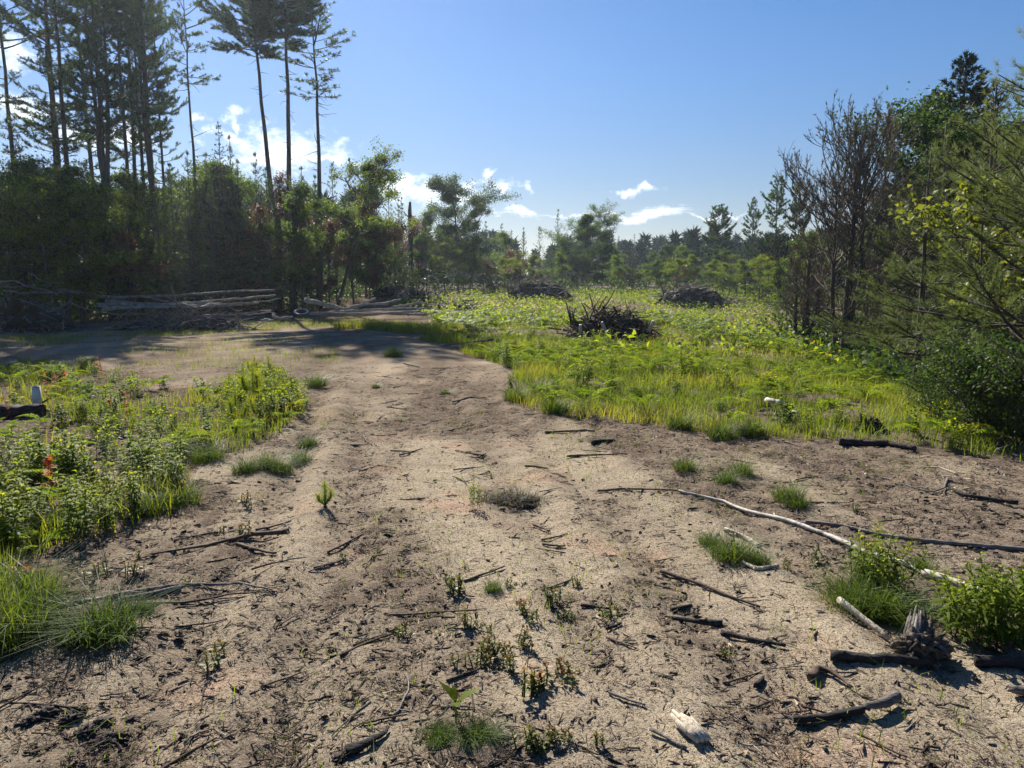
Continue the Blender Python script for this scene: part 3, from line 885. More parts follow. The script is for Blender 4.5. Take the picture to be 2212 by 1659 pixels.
dl = at(1826, 18.5)
bare_pine('bare_pine', 'brown nearly bare pine with three stems at the right edge of the field', (hgt(222, 18.5) - dl[2]) * .83, 501, dl, 1.8)
d2 = at(1742, 21)
bare_pine('bare_pine', 'short dark bare pine left behind the three stemmed brown pine', hgt(520, 21) - d2[2], 503, d2, .45)
d2 = at(1945, 21)
bare_pine('bare_pine', 'brown twiggy pine in the wood right of the three stemmed one', (hgt(400, 21) - d2[2]) * .9, 504, d2, 1.1)

# right wood
FS = Kind(pine('young_fir', 'x', 'fir tree', 9, .08, 3.3, .11, 204, step=.19, per=9, nl=.14, nw=.045, k=12, prof='cone', dead=False, twn=18, upb=.12, rise=.0, mat='spruce', sp=.6))
put(FS, 2050, 27, 128, 9, 1., 'tall pointed fir rising above the right wood', None, 1.05)
NA = Kind(pine('white_pine', 'x', 'pine tree', 6, .1, 2.3, .085, 601, step=.3, per=5, nl=.12, nw=.0065, k=16, prof='cone', dead=True, twn=16, upb=.22, rise=.12, mat='nearpine', sp=.42))
NB = Kind(pine('white_pine', 'x', 'pine tree', 6, .16, 2.1, .1, 602, step=.33, per=4.6, nl=.12, nw=.0065, k=16, prof='cone', dead=True, twn=15, upb=.2, rise=.05, mat='nearpine', sp=.42))
WG = 'soft needled pines of the right wood'
for kd, px, d, topy, rz, wd, lab in [(NA, 2215, 9.2, -40, .5, 1., 'nearest soft needled pine filling the right edge, dark trunk beside the leafy shrub'),
                                     (NB, 1978, 12.2, 330, 2., .95, 'soft needled pine with a short clear trunk standing in ferns'),
                                     (NA, 2110, 14, 190, 3.3, .9, 'soft needled pine between the clear trunked pine and the nearest one'), (NB, 2010, 17, 270, 4, 1., 'soft needled pine behind the ferns, right of the brown twiggy pine'),
                                     (NB, 2180, 18, 60, 5., .9, 'tall soft needled pine behind the nearest one'), (NA, 2330, 13, -150, 1., 1., 'soft needled pine just beyond the right frame edge'),
                                     (NA, 1890, 25, 330, 5.5, 1., 'soft needled pine behind the three stemmed brown pine'), (NB, 2090, 23, 250, 1.3, 1., 'soft needled pine below the pointed fir')]:
    put(kd, px, d, topy, 6, rz, lab, WG, wd)
for px, d, topy, mt, H, sp_, sd_, lab, pr in [
        (2110, 10.6, 395, 'yleaf', 3.2, .95, 701, 'young maple with yellow green leaves in front of the soft needled pines', 3),
        (2040, 22, 300, 'dleaf', 6.5, 1.5, 702, 'olive leafy tree at the foot of the pointed fir', 24),
        (2230, 12.5, 520, 'yleaf', 3, 1.1, 703, 'thin maple sapling with pale leaves by the right frame edge', 3)]:
    o = broadleaf('maple_sapling' if mt == 'yleaf' else 'leafy_tree', lab, 'maple sapling' if mt == 'yleaf' else 'leafy tree', H, sp_, sd_, mat=mt, per=pr, leafL=.1, leafW=.085, base=.3, r0=.025, clump=.09 if mt == 'yleaf' else .25, kids=4 if mt == 'yleaf' else 6)
    p_ = at(px, d); s_ = (hgt(topy, d) - p_[2]) / H
    o.location = p_; o.scale = (s_, s_, s_)
SHR = 'dark leafy shrubs at the right wood edge'
sh = Kind(broadleaf('leafy_shrub', 'x', 'shrub', 1.15, .55, 711, mat='dleaf', per=5, leafL=.06, leafW=.032, base=.05, r0=.01, stems=6, kids=4, levels=2, clump=.08))
for px, d, s_, rz, lab in [(2105, 7.5, 1.05, 0, 'biggest dark glossy shrub at the right edge of the soil'), (2200, 7.3, 1.15, 2, 'dark glossy shrub in the right corner below the nearest pine'), (2055, 8.1, .6, 4, 'small dark shrub by the burnt root clump'),
                       (2150, 8.6, 1.1, 5, 'dark shrub behind the biggest glossy one'), (2290, 7.8, 1.2, 3, 'dark shrub past the right frame edge'), (2010, 9.3, .6, 1, 'low shrub under the clear trunked pine')]:
    sh.place(at(px, d), rz, s_ * .68, lab, SHR)

# far wood: conifers on the rise beyond the clearing, one mass
g = np.random.default_rng(77)
b = MB(); bt = MB()
for i in range(460):
    px = g.uniform(-900, 3100); d = g.uniform(105, 190)
    if px < 860: d = g.uniform(64, 110)
    if px > 1650: d = g.uniform(60, 120)
    p_ = at(px, d); topy = 517 + 12 * math.sin(px * .012) + g.normal() * 9 + (14 if 1350 < px < 1520 else 0) - (90 if px < 800 else 0)
    H = max(4, hgt(topy, d) - p_[2])
    if px < 850 or px > 1650: H *= 1.0
    m_ = 620
    t = g.random(m_) ** .8; a = g.uniform(0, 6.28, m_); rr = (1 - t) * H * .2 * g.uniform(.5, 1.1, m_) * (1 + .4 * (np.sin(t * 40) > 0))
    c = p_ + np.stack([rr * np.cos(a), rr * np.sin(a), H * (.08 + .92 * t)], 1)
    d_ = np.stack([np.cos(a) * .9, np.sin(a) * .9, -.1 + .8 * t], 1)
    b.needles(c, norm(d_ + g.normal(size=d_.shape) * .35) * g.uniform(.7, 1.6, (m_, 1)), .42, np.clip(g.uniform(.1, .8) + g.normal(size=m_) * .15, 0, 1), g)
    b.needles(p_[None] + np.array([[0, 0, H * .93]]), np.array([[0, 0, H * .1]]), .25, .4, g)
o = b.build('distant_forest', M['spruce'])
tag(o, 'bluish dark conifer wood beyond the far edge of the clearing', 'forest', kind='stuff')

# ------------------------------------------------------------------ low plants
def blades(mb, c, h, wd, lean, tone, g, bend=.5):
    n_ = len(c)
    a = g.uniform(0, 6.28, n_); o_ = np.stack([np.cos(a), np.sin(a), 0 * a], 1)
    s_ = np.stack([-np.sin(a), np.cos(a), 0 * a], 1); tw = g.uniform(-.8, .8, n_)[:, None]
    s_ = s_ * np.cos(tw) + o_ * np.sin(tw)
    h = np.broadcast_to(h, (n_,))[:, None]; wd = np.broadcast_to(wd, (n_,))[:, None]; ln = np.broadcast_to(lean, (n_,))[:, None]
    m1 = c + o_ * h * ln * .35 + np.array([0, 0, 1]) * h * .55
    t1 = c + o_ * h * ln * (.8 + bend * ln) + np.array([0, 0, 1]) * h * (1 - .3 * ln * bend)
    V = np.stack([c - s_ * wd * .5, c + s_ * wd * .5, m1 + s_ * wd * .42, m1 - s_ * wd * .42, t1], 1).reshape(-1, 3)
    b5 = np.arange(n_)[:, None] * 5
    mb.add(V, np.concatenate([b5 + 3, b5 + 2, b5 + 4], 1), np.concatenate([b5, b5 + 1, b5 + 2, b5 + 3], 1), np.repeat(np.clip(np.broadcast_to(tone, (n_,)), 0, 1), 5))


def fern_into(mb, g, low=False, loc=(0, 0, 0), sc=1., nf=None):
    loc = np.asarray(loc, float)
    for f in range(nf or g.integers(4, 7)):
        a = g.uniform(0, 6.28); dirh = np.array([math.cos(a), math.sin(a), 0])
        hs, bl = g.uniform(.16, .34) * sc, g.uniform(.4, .62) * sc
        tip_drop = g.uniform(.25, .75)
        t = np.linspace(0, 1, 7)[:, None]
        stem = loc + dirh * .12 * sc * np.linspace(0, 1, 3)[:, None] + np.array([0, 0, 1]) * hs * np.linspace(0, 1, 3)[:, None]
        ax = stem[-1] + dirh * bl * (t * .75 + .1 * t * t) + np.array([0, 0, 1]) * bl * (.62 * t - tip_drop * t * t)
        tone = g.uniform(.25, .85)
        mb.tube(np.vstack([stem[:-1], ax]), np.linspace(.004, .0015, 9) * (1.6 if low else 1), 3, .3, cap=False)
        npn = 8 if low else 13
        u = np.linspace(.05, .98, npn); c = interp(ax, u); dr = norm(interp(np.gradient(ax, axis=0), np.minimum(u, .99)))
        sd = norm(np.cross(dr, [0, 0, 1.])); up_ = np.cross(sd, dr)
        for sg in (-1, 1):
            L = .36 * bl * (1 - u) ** .75 * np.minimum(1, .6 + u * 2) + .015
            d = norm(sd * sg + dr * .45 + up_ * g.uniform(-.05, .2, (npn, 1)))
            if low:
                mb.leaves(c, d, up_, L * 1.1, L * .34, np.clip(tone + g.uniform(-.15, .15, npn), 0, 1), .2, .03)
            else:
                k = 7; v = np.linspace(.08, 1, k)
                cc = (c[:, None] + d[:, None] * (L[:, None] * v[None])[..., None] - np.array([0, 0, 1]) * (L[:, None] * v[None] ** 2 * .15)[..., None]).reshape(-1, 3)
                ll = (L[:, None] * .24 * (1.08 - v[None]) + .006).ravel(); D_ = np.repeat(d, k, 0); U_ = np.repeat(up_, k, 0); X_ = np.cross(D_, U_)
                for s2 in (-1, 1):
                    mb.needles(cc, norm(X_ * s2 + D_ * .5) * ll[:, None], ll * .55 + .004, np.clip(tone + g.uniform(-.15, .15, len(cc)), 0, 1), g)


def proto_mesh(name, fn, mat, cat, seed):
    b = MB(); fn(b, np.random.default_rng(seed)); o = b.build(name, M[mat]); tag(o, 'x', cat)
    return Kind(o)


FERN = [proto_mesh('fern', lambda b, g: fern_into(b, g), 'fern', 'fern', 800 + i) for i in range(5)]


def weed_fn(H, nl, L, Wd, droop, ns, spread=.12):
    def fn(b, g):
        for s_ in range(ns):
            a = g.uniform(0, 6.28); r_ = g.uniform(0, spread)
            p0 = np.array([r_ * math.cos(a), r_ * math.sin(a), 0]); h = H * g.uniform(.65, 1.1)
            pts = curve_path(p0, [g.normal() * .16, g.normal() * .16, 1], h, 5, 0, .25, g)
            b.tube(pts, np.linspace(.004, .002, 6), 4, .15, cap=False)
            u = np.linspace(.18, 1, nl); c = interp(pts, u); a2 = np.arange(nl) * 2.4 + g.uniform(0, 6)
            e_ = .15 + .7 * u ** 2
            d = np.stack([np.cos(a2) * np.cos(e_), np.sin(a2) * np.cos(e_), np.sin(e_)], 1)
            b.leaves(c, d, np.array([[0, 0, 1.]]) + g.normal(size=(nl, 3)) * .25, L * g.uniform(.7, 1.15, nl) * (1.1 - .45 * u ** 3), Wd * g.uniform(.8, 1.15, nl), np.clip(.15 + .65 * u + g.uniform(-.15, .15, nl), 0, 1), droop, .12)
    return fn


WEED = [proto_mesh('leafy_weed', weed_fn(.5, 24, .115, .03, .5, 6), 'weed', 'weed', 820 + i) for i in range(3)]
BROAD = [proto_mesh('broadleaf_seedling', weed_fn(.38, 12, .1, .06, .3, 7, .16), 'leaf', 'seedling', 830 + i) for i in range(3)]
SHINY = [proto_mesh('low_shrub', weed_fn(.42, 18, .07, .034, .2, 10, .2), 'weed', 'shrub', 836 + i) for i in range(2)]
SPROUT = [proto_mesh('bush_sprout', weed_fn(.085, 8, .034, .017, .12, 7, .07), 'sprout', 'sprout', 840 + i) for i in range(4)]
TUFT = [proto_mesh('grass_tuft', lambda b, g: blades(b, np.stack([(r := .13 * g.random(420) ** .7) * np.cos(a := g.uniform(0, 6.28, 420)), r * np.sin(a), 0 * a], 1), g.uniform(.12, .3, 420) * (1 - .5 * (r / .13) ** 2), .0038, g.uniform(.2, 1.3, 420), g.uniform(.1, .9, 420), g), 'dgrass', 'grass tuft', 850 + i) for i in range(3)]


def bottle_fn(b, g):
    """Pine seedling: upright shoots like bottle brushes."""
    for sx, sy, h0, h1 in [(.01, 0, 0, .3), (.07, .03, .06, .2), (-.07, .04, .07, .22), (.03, -.08, .05, .16)]:
        q = np.array([[0, 0, h0 * .6], [sx, sy, h0 + .04], [sx * 1.3, sy * 1.3, h1]])
        b.tube(q, [.006, .005, .003], 4, .2, cap=False)
        m_ = 12; u = np.linspace(.25, 1, m_); tufts(b, interp(q, u), np.repeat([[0, 0, 1.]], m_, 0), 24, .085, .0035, .85, .2 + .7 * u, g)


SEED = [proto_mesh('pine_seedling', bottle_fn, 'seedneedle', 'pine seedling', 860 + i) for i in range(2)]
MAPLE = [proto_mesh('red_maple_seedling', weed_fn(.42, 9, .075, .065, .3, 2, .05), 'redleaf', 'seedling', 865 + i) for i in range(2)]
g = np.random.default_rng(900)


def rnd(k): return k[g.integers(len(k))]


def gz(x, y): return np.array([x, y, float(tz(x, y))])


def scatter(poly, n_, ymax=99, clear=None):
    P = np.asarray(poly); out = []
    lo, hi = P.min(0), P.max(0); hi[1] = min(hi[1], ymax)
    while len(out) < n_:
        q = lo + (hi - lo) * g.random(2)
        if q[0] < -5.0 and 7.5 < q[1] < 8.7: continue
        if inpoly(q[0], q[1], P) and abs(q[0]) < q[1] * .74 + .6: out.append(q)
    return np.array(out)


AREA = [((-9, 5.0), 'at the low front of the left thicket'), ((-9, 6.3), 'in the middle of the left thicket'), ((-9, 7.6), 'at the back of the left thicket by the dark timber')]


def left_area(q):
    t = 'beside the bare sand' if q[0] > -2.3 else ('near the picture edge' if q[0] < -q[1] * .6 else 'amid the thicket')
    r_ = 'front row' if q[1] < 5.3 else ('second row' if q[1] < 6.3 else ('third row' if q[1] < 7.4 else 'rear row'))
    return f'{r_} of the left thicket {t}'


LP = np.array(LEFTP)
for q in scatter(LEFTP, 62):
    k = max(0, .35 + .65 * fbm(q[0] * .9 + 5, q[1] * .9, 2, 40))
    rnd(FERN).place(gz(*q), g.uniform(0, 6.28), g.uniform(.55, .85) * k * 1.0, 'yellow green bracken fern, ' + left_area(q), 'ferns in the left thicket')
front = gpoly([(-250, 1000), (120, 1010), (400, 1040), (420, 1080), (330, 1120), (190, 1160), (60, 1205), (-250, 1260)])
for q in scatter(front, 74):
    rnd(WEED).place(gz(*q), g.uniform(0, 6.28), g.uniform(.5, .8), 'narrow leaved green weed, ' + left_area(q), 'narrow leaved weeds in the left thicket')
for q in scatter(LEFTP, 46):
    rnd(WEED).place(gz(*q), g.uniform(0, 6.28), g.uniform(.4, .62), 'narrow leaved green weed, ' + left_area(q), 'narrow leaved weeds in the left thicket')
for q in scatter(LEFTP, 60):
    rnd(BROAD).place(gz(*q), g.uniform(0, 6.28), g.uniform(.4, .75), 'broad leaved green seedling, ' + left_area(q), 'broad leaved seedlings in the left thicket')
clump = gpoly([(480, 880), (520, 840), (600, 830), (660, 880), (610, 925), (500, 925)])
for q in scatter(clump, 24):
    rnd(SHINY).place(gz(*q), g.uniform(0, 6.28), g.uniform(.5, .85), 'low leafy shrub in the round clump around the pine seedlings', 'low shrubs around the pine seedlings')
for q in scatter(LEFTP, 26):
    rnd(SHINY).place(gz(*q), g.uniform(0, 6.28), g.uniform(.4, .7), 'low leafy shrub, ' + left_area(q), 'low shrubs in the left thicket')
for i, (px, py, s_) in enumerate([(107, 1085, 1.15), (93, 866, 1.), (127, 850, 1.), (145, 842, 1.), (226, 816, 1.1), (270, 890, .9), (236, 905, .8), (267, 925, .8), (515, 830, .6), (25, 905, .8)]):
    rnd(MAPLE).place(gp(px, py), i, s_ * .78, 'red leaved maple seedling ' + ['in the front row of the left thicket', 'right of the pale upright log', 'first of two close together above the thicket', 'second of two close together above the thicket', 'alone on the rear rim of the thicket',
                     'in the thicket centre, brightest red', 'lower one left of the brightest red', 'lower one below the brightest red', 'by the pine seedlings', 'in front of the dark timber'][i], 'red maple seedlings')
for px, py, s_, lab in [(550, 812, 1.0, 'behind the shrub clump, left one of the rear pair'), (583, 826, 1.25, 'behind the shrub clump, taller right one of the rear pair'), (550, 868, 1.6, 'the biggest, in the shrub clump'), (511, 918, 1.2, 'at the lower left of the shrub clump'),
                        (560, 908, 1.1, 'at the front of the shrub clump'), (702, 1096, .6, 'standing alone on the sand near the left thicket'), (495, 838, .7, 'small, left behind the shrub clump')]:
    rnd(SEED).place(gp(px, py), g.uniform(0, 6), s_, 'bottle brush pine seedling ' + lab, 'pine seedlings on the sand')
rnd(SHINY).place(gp(1024, 1100), 1., (.3, .3, .5), 'yellowish leafy sprig alone beside the dry grass mound', None)
TUFTS = [(-20, 1330, 1.35, 'long bright tuft cut by the left frame edge'), (20, 1385, 1.3, 'long bright tuft at the lower left corner'), (60, 1315, 1.25, 'long tuft below the left thicket'), (75, 1360, 1.1, 'right one of the bright lower left tufts'), (225, 1375, 1.2, 'dark lone tuft right of the lower left grass'), (170, 1385, .7, 'small tuft leaning on the dark lone one'), (305, 1320, .45, 'tiny tuft under the branchy stick'),
         (120, 1150, 1.1, 'tuft in front of the narrow leaved weeds'), (390, 1090, 1.1, 'tuft at the right end of the narrow leaved weeds'), (320, 1110, .9, 'tuft between weeds and sand'), (340, 1000, 1.2, 'tall tuft between the two left thickets'), (450, 995, 1.1, 'tuft above the bare strip, right of two'), (395, 985, 1., 'tuft above the bare strip, left of two'), (575, 1010, .95, 'tuft near the shrub clump on sand'), (610, 1020, .7, 'smaller tuft right beside it on sand'),
         (665, 965, .75, 'thin tuft on the path beside the shrub clump'), (650, 1000, .8, 'thin tuft below it on the path'), (530, 1020, .8, 'tuft with a stick lying through'), (683, 835, 1.3, 'low round tuft on the path behind the seedlings'), (850, 770, 1.5, 'tuft on the far path edge'), (812, 838, .5, 'tiny tuft in mid path'), (962, 852, .55, 'tiny flat tuft in mid path near the field'),
         (1115, 865, 1.3, 'first tuft of the field edge'), (1160, 850, 1.4, 'broad tuft at the field corner'), (1200, 890, 1.2, 'tuft along the field edge'), (1470, 925, 1.2, 'tuft at the front tip of the field'), (1560, 945, 1.2, 'tuft on the soil before the field'), (1620, 940, 1.1, 'right tuft on the soil before the field'), (1480, 1015, .8, 'lone tuft on brown soil above the birch pole'),
         (1567, 1043, .7, 'left tuft behind the birch pole'), (1600, 1025, .8, 'tuft behind the birch pole near the field'), (1704, 1080, .9, 'right tuft behind the birch pole'), (1720, 1095, .6, 'small tuft right behind the birch pole'), (1579, 1205, .95, 'tuft beside the pale split stick'), (1530, 1175, .5, 'sparse tuft left of the pale split stick'), (1640, 1215, .5, 'sparse tuft right of the pale split stick'),
         (1830, 1310, 1.0, 'left tuft of the clump by the stump chunk'), (1880, 1325, 1.15, 'middle tuft of the clump by the stump chunk'), (1940, 1335, 1.05, 'right tuft of the clump by the stump chunk'), (1900, 1290, 1.1, 'rear tuft of the clump by the stump chunk'), (1990, 1230, .5, 'small tuft at the broken end of the birch pole'),
         (951, 1600, .42, 'thin little tuft left by the lone two leaved plant'), (1022, 1600, .45, 'thin little tuft below the lone two leaved plant'), (1055, 1595, .35, 'thin little tuft right below the lone two leaved plant'), (1065, 1275, .35, 'wispy tuft among the orange sprouts')]
for px, py, s_, lab in TUFTS:
    rnd(TUFT).place(gp(px, py), g.uniform(0, 6), (s_ * 1.0, s_ * 1.0, s_ * .72), lab, 'grass tufts on the bare soil')
for px, py, s_, lab in [(1855, 1275, .85, 'left of the group'), (1890, 1265, 1., 'tallest of the group'), (1925, 1280, .9, 'right of the group'), (1905, 1300, .7, 'low front of the group')]:
    rnd(WEED).place(gp(px, py), g.uniform(0, 6), s_ * .62, 'narrow leaved weed behind the stump chunk, ' + lab, 'weeds by the stump chunk')
for px, py, s_, lab in [(2080, 1385, 1., 'left front'), (2120, 1400, 1.05, 'centre front'), (2170, 1405, 1., 'right front'), (2110, 1360, 1.05, 'rear, tallest'), (2160, 1365, 1., 'rear right'), (2215, 1385, 1., 'at the frame edge'), (2060, 1360, .8, 'hugging the stump chunk'), (2250, 1360, 1., 'past the frame edge'), (2200, 1340, .9, 'last at the back')]:
    rnd(WEED).place(gp(px, py), g.uniform(0, 6), s_ * .62, 'broad clump of lance leaved weed right of the stump chunk, ' + lab, 'weeds right of the stump chunk')
for px, py, s_ in [(964, 1258, .8), (990, 1285, 1.2), (1095, 1266, .9), (1185, 1308, 1.7), (1200, 1300, 1.3), (1130, 1325, 1.2), (1150, 1345, 1.0), (1224, 1335, 1.), (1003, 1356, .9), (1042, 1360, .7), (860, 1372, .8), (1009, 1440, 1.1), (1050, 1425, 1.2), (1065, 1420, 1.1), (1090, 1415, 1.2), (1130, 1400, 1.), (1224, 1455, 1.3),
                   (1175, 1495, 1.3), (1149, 1500, 1.1), (1152, 1615, 1.2), (1185, 1600, 1.), (1292, 1610, 1.), (1318, 1335, 1.1), (1247, 1268, .8), (742, 1212, .7), (468, 1432, 1.), (1100, 1450, .8), (1210, 1478, 1.1), (1160, 1630, 1.1), (1230, 1600, .7), (530, 1090, 1.), (520, 1155, 1.1), (300, 1205, .8), (290, 1240, 1.), (210, 1250, 1.2), (480, 1150, .8), (1560, 1420, .6), (1700, 1230, .9), (1770, 1215, 1.), (1850, 1110, .8), (60, 1270, 1.5), (90, 1265, 1.4)]:
    lab = 'small orange green sprout ' + ('in the middle cluster on the sand' if 940 < px < 1330 and py < 1380 else 'in the lower cluster on the sand' if 940 < px < 1330 else 'near the left thicket' if px < 560 and py < 1300 else 'alone on open sand' if px < 940 else 'among the sticks on the right')
    rnd(SPROUT).place(gp(px, py), g.uniform(0, 6), s_ * g.uniform(.55, 1.0), lab, 'small sprouts on the sand', (g.normal() * .2, g.normal() * .2))
b = MB(); q = np.array([[0, 0, 0]] * 5, float)
b.leaves(np.array([[0, 0, .05]] * 4), np.array([[.8, .2, .6], [-.5, .1, .9], [.1, -.8, .5], [-.2, .7, .8]]), np.array([[0, 0, 1.]] * 4) + .01, [.075, .075, .06, .05], [.03, .03, .026, .02], [.6, .7, .5, .8], .15, .1)
b.tube([[0, 0, 0], [0, 0, .06]], [.003, .002], 4, .3)
o = b.build('lone_seedling', M['weed'], loc=(0, 0, 0)); o.location = gp(985, 1562); o.scale = (1.5, 1.5, 1.5)
tag(o, 'lone seedling with a few big upright leaves on the foreground sand', 'seedling')

# ------------------------------------------------------------------ the green field
FP = np.array(FIELD)
FERNG = 'ferns of the green field'
rows = scatter(FIELD, 2600, 34)
den = fbm(rows[:, 0] * .35, rows[:, 1] * .35, 3, 51)
rows = rows[(den > .44) & ((rows[:, 1] > 12) | (g.random(len(rows)) < .45))]
rows = rows[np.argsort(rows[:, 1])]


def field_area(q):
    near = 'at the front rim of the field' if q[1] < 11 else ('in the fore part of the field' if q[1] < 14 else 'around the middle brush pile')
    x_ = q[0] / q[1]
    side = 'toward the sand path' if x_ < .05 else ('below the middle brush pile' if x_ < .2 else ('right of the middle brush pile' if x_ < .36 else 'by the right wood'))
    return f'{near} {side}'


for i, q in enumerate(rows[:290]):
    rnd(FERN).place(gz(*q), g.uniform(0, 6.28), g.uniform(.35, .72), 'bright fern ' + field_area(q), FERNG)
b = MB()
for q in rows[290:1500]:
    fern_into(b, g, True, gz(*q), g.uniform(.4, .85), 4)
o = b.build('fern_cover', M['fern']); tag(o, 'mass of bracken fern covering the middle of the green field', 'fern cover', kind='stuff')
for q in scatter(FIELD, 150, 20):
    if fbm(q[0] * .8, q[1] * .8, 2, 44) < .45: continue
    k_ = [WEED, BROAD, SHINY][g.integers(3)]
    lab = {id(WEED): 'narrow leaved weed ', id(BROAD): 'broad leaved seedling ', id(SHINY): 'low leafy shrub '}[id(k_)]
    rnd(k_).place(gz(*q), g.uniform(0, 6.28), g.uniform(.5, .95), lab + field_area(q), 'mixed weeds among the field ferns')
# low leafy cover farther back, dense and bright, with darker gaps
b = MB()
far = scatter(FIELD, 5200, 90)
far = far[(far[:, 1] > 15) & (fbm(far[:, 0] * .22 + 9, far[:, 1] * .22, 3, 61) > .43)]
per = 16
C = np.repeat(np.column_stack([far, Z(far)]), per, 0); m_ = len(C)
C = C + g.normal(size=C.shape) * np.array([.28, .28, 0]) + np.array([0, 0, 1]) * g.uniform(.04, .42, (m_, 1)) * np.repeat(g.uniform(.35, 1.5, len(far)), per)[:, None]
b.leaves(C, norm(g.normal(size=C.shape) * [1, 1, .5]), norm(g.normal(size=C.shape) * .5 + [0, 0, 1]), g.uniform(.12, .26, m_), g.uniform(.045, .095, m_), np.clip(np.repeat(g.uniform(.1, .9, len(far)), per) + g.uniform(-.15, .15, m_), 0, 1), .3, .1)
o = b.build('low_ground_cover', M['fern']); tag(o, 'low leafy growth over the far part of the green field', 'ground cover', kind='stuff')
b = MB()


def sow(poly, n_, h0, h1, wd, ymax=99, thr=.42, sc=.8, tone=(.1, .95), lean=.9, seed=70):
    q = scatter(poly, n_, ymax)
    q = q[fbm(q[:, 0] * sc, q[:, 1] * sc, 3, seed) > thr]
    c = np.column_stack([q, Z(q) - .01]); k = len(c)
    tn = np.clip(fbm(q[:, 0] * .7, q[:, 1] * .7, 2, 3) * 1.2 - .15 + g.uniform(-.3, .3, k), tone[0], tone[1])
    blades(b, c, g.uniform(h0, h1, k), wd, g.uniform(.1, lean, k), tn, g)


NEARF = gpoly([(1000, 765), (1115, 800), (1095, 865), (1180, 897), (1260, 908), (1400, 918), (1500, 935), (1700, 948), (1960, 960), (2150, 985), (2150, 880), (1800, 800), (1500, 760), (1150, 730), (1000, 730)])
sow(NEARF, 75000, .05, .2, .006, thr=.38)
sow(FIELD, 45000, .08, .26, .010, 30, thr=.44, seed=72)
sow(LEFTP, 16000, .08, .3, .006, thr=.45, seed=73)
sow(STRIP, 9000, .04, .15, .012, thr=.42, seed=74)
sow(SHADEG, 9000, .08, .35, .012, thr=.35, seed=75)
sow(gpoly([(-300, 1240), (100, 1250), (125, 1310), (70, 1400), (-10, 1440), (-300, 1440)]), 4200, .08, .26, .005, thr=.2, seed=76)
sow(gpoly([(-100, 1250), (430, 1120), (680, 900), (1090, 870), (1500, 940), (2100, 1000), (2300, 1700), (-100, 1700)]), 9000, .02, .09, .0035, thr=.6, sc=1.6, tone=(.3, 1), lean=1.5, seed=79)
sow(gpoly([(150, 760), (700, 720), (760, 800), (560, 860), (420, 800), (200, 800)]), 2600, .05, .2, .007, thr=.52, seed=77)
o = b.build('grass', M['grass']); tag(o, 'fresh green grass of the field and the track edges', 'grass', kind='stuff')
# dark undergrowth at the feet of the treelines
b = MB()
pts = []
for px, d in [(x_, 27.5 + max(0, x_ + 100) * .0155 + max(0, x_ - 620) * .045) for x_ in np.arange(-330, 900, 2.2)]:
    for _ in range(2):
        pts.append(at(px + g.normal() * 8, d + g.uniform(0, 6)))
for x_ in np.arange(900, 1750, 3): pts.append(at(x_, g.uniform(58, 74) + max(0, 1100 - x_) * -.03 - max(0, x_ - 1500) * .07))
for x_ in np.arange(1700, 2400, 3):
    pts.append(at(x_ + g.normal() * 10, g.uniform(19, 27))); pts.append(at(x_ + 150, g.uniform(12, 19)))
pts = np.array(pts); per = 34
hh = g.uniform(.5, 2.3, len(pts)) * np.where(pts[:, 1] < 19, .45, 1) * np.where(pts[:, 0] > 0, .75, 1)
C = np.repeat(pts, per, 0); m_ = len(C)
C = C + g.normal(size=C.shape) * [.45, .5, 0] + np.array([0, 0, 1]) * (np.repeat(hh, per) * g.random(m_))[:, None]
b.leaves(C, norm(g.normal(size=C.shape)), norm(g.normal(size=C.shape) * .6 + [0, 0, 1]), g.uniform(.12, .22, m_), g.uniform(.06, .11, m_), np.clip(g.uniform(0, .7, m_), 0, 1), .2, .1)
o = b.build('undergrowth', M['dleaf']); tag(o, 'dark leafy undergrowth at the foot of the surrounding wood', 'undergrowth', kind='stuff')

# ------------------------------------------------------------------ logs, sticks, piles
def drape(pp, n_, r_, lift=0., wob=.3, seed=0):
    """Points along a line on the ground: pp are places of the photograph, unprojected to the terrain."""
    P = np.array([gp(*q) for q in pp]); t = np.linspace(0, 1, n_)
    seg = np.r_[0, np.cumsum(np.linalg.norm(np.diff(P, axis=0), axis=1))]; s_ = t * seg[-1]
    X = np.stack([np.interp(s_, seg, P[:, i]) for i in range(3)], 1)
    gg = np.random.default_rng(seed + 1)
    X[:, :2] += np.cumsum(gg.normal(size=(n_, 2)), 0) * wob * r_ * .5
    zt_ = tz(X[:, 0], X[:, 1]); k = min(5, n_)
    zs = np.convolve(np.pad(zt_, k, mode='edge'), np.ones(2 * k + 1) / (2 * k + 1), 'valid')
    X[:, 2] = np.maximum(zs, zt_ - r_ * .4) + r_ * .7 + .006 + lift
    return X


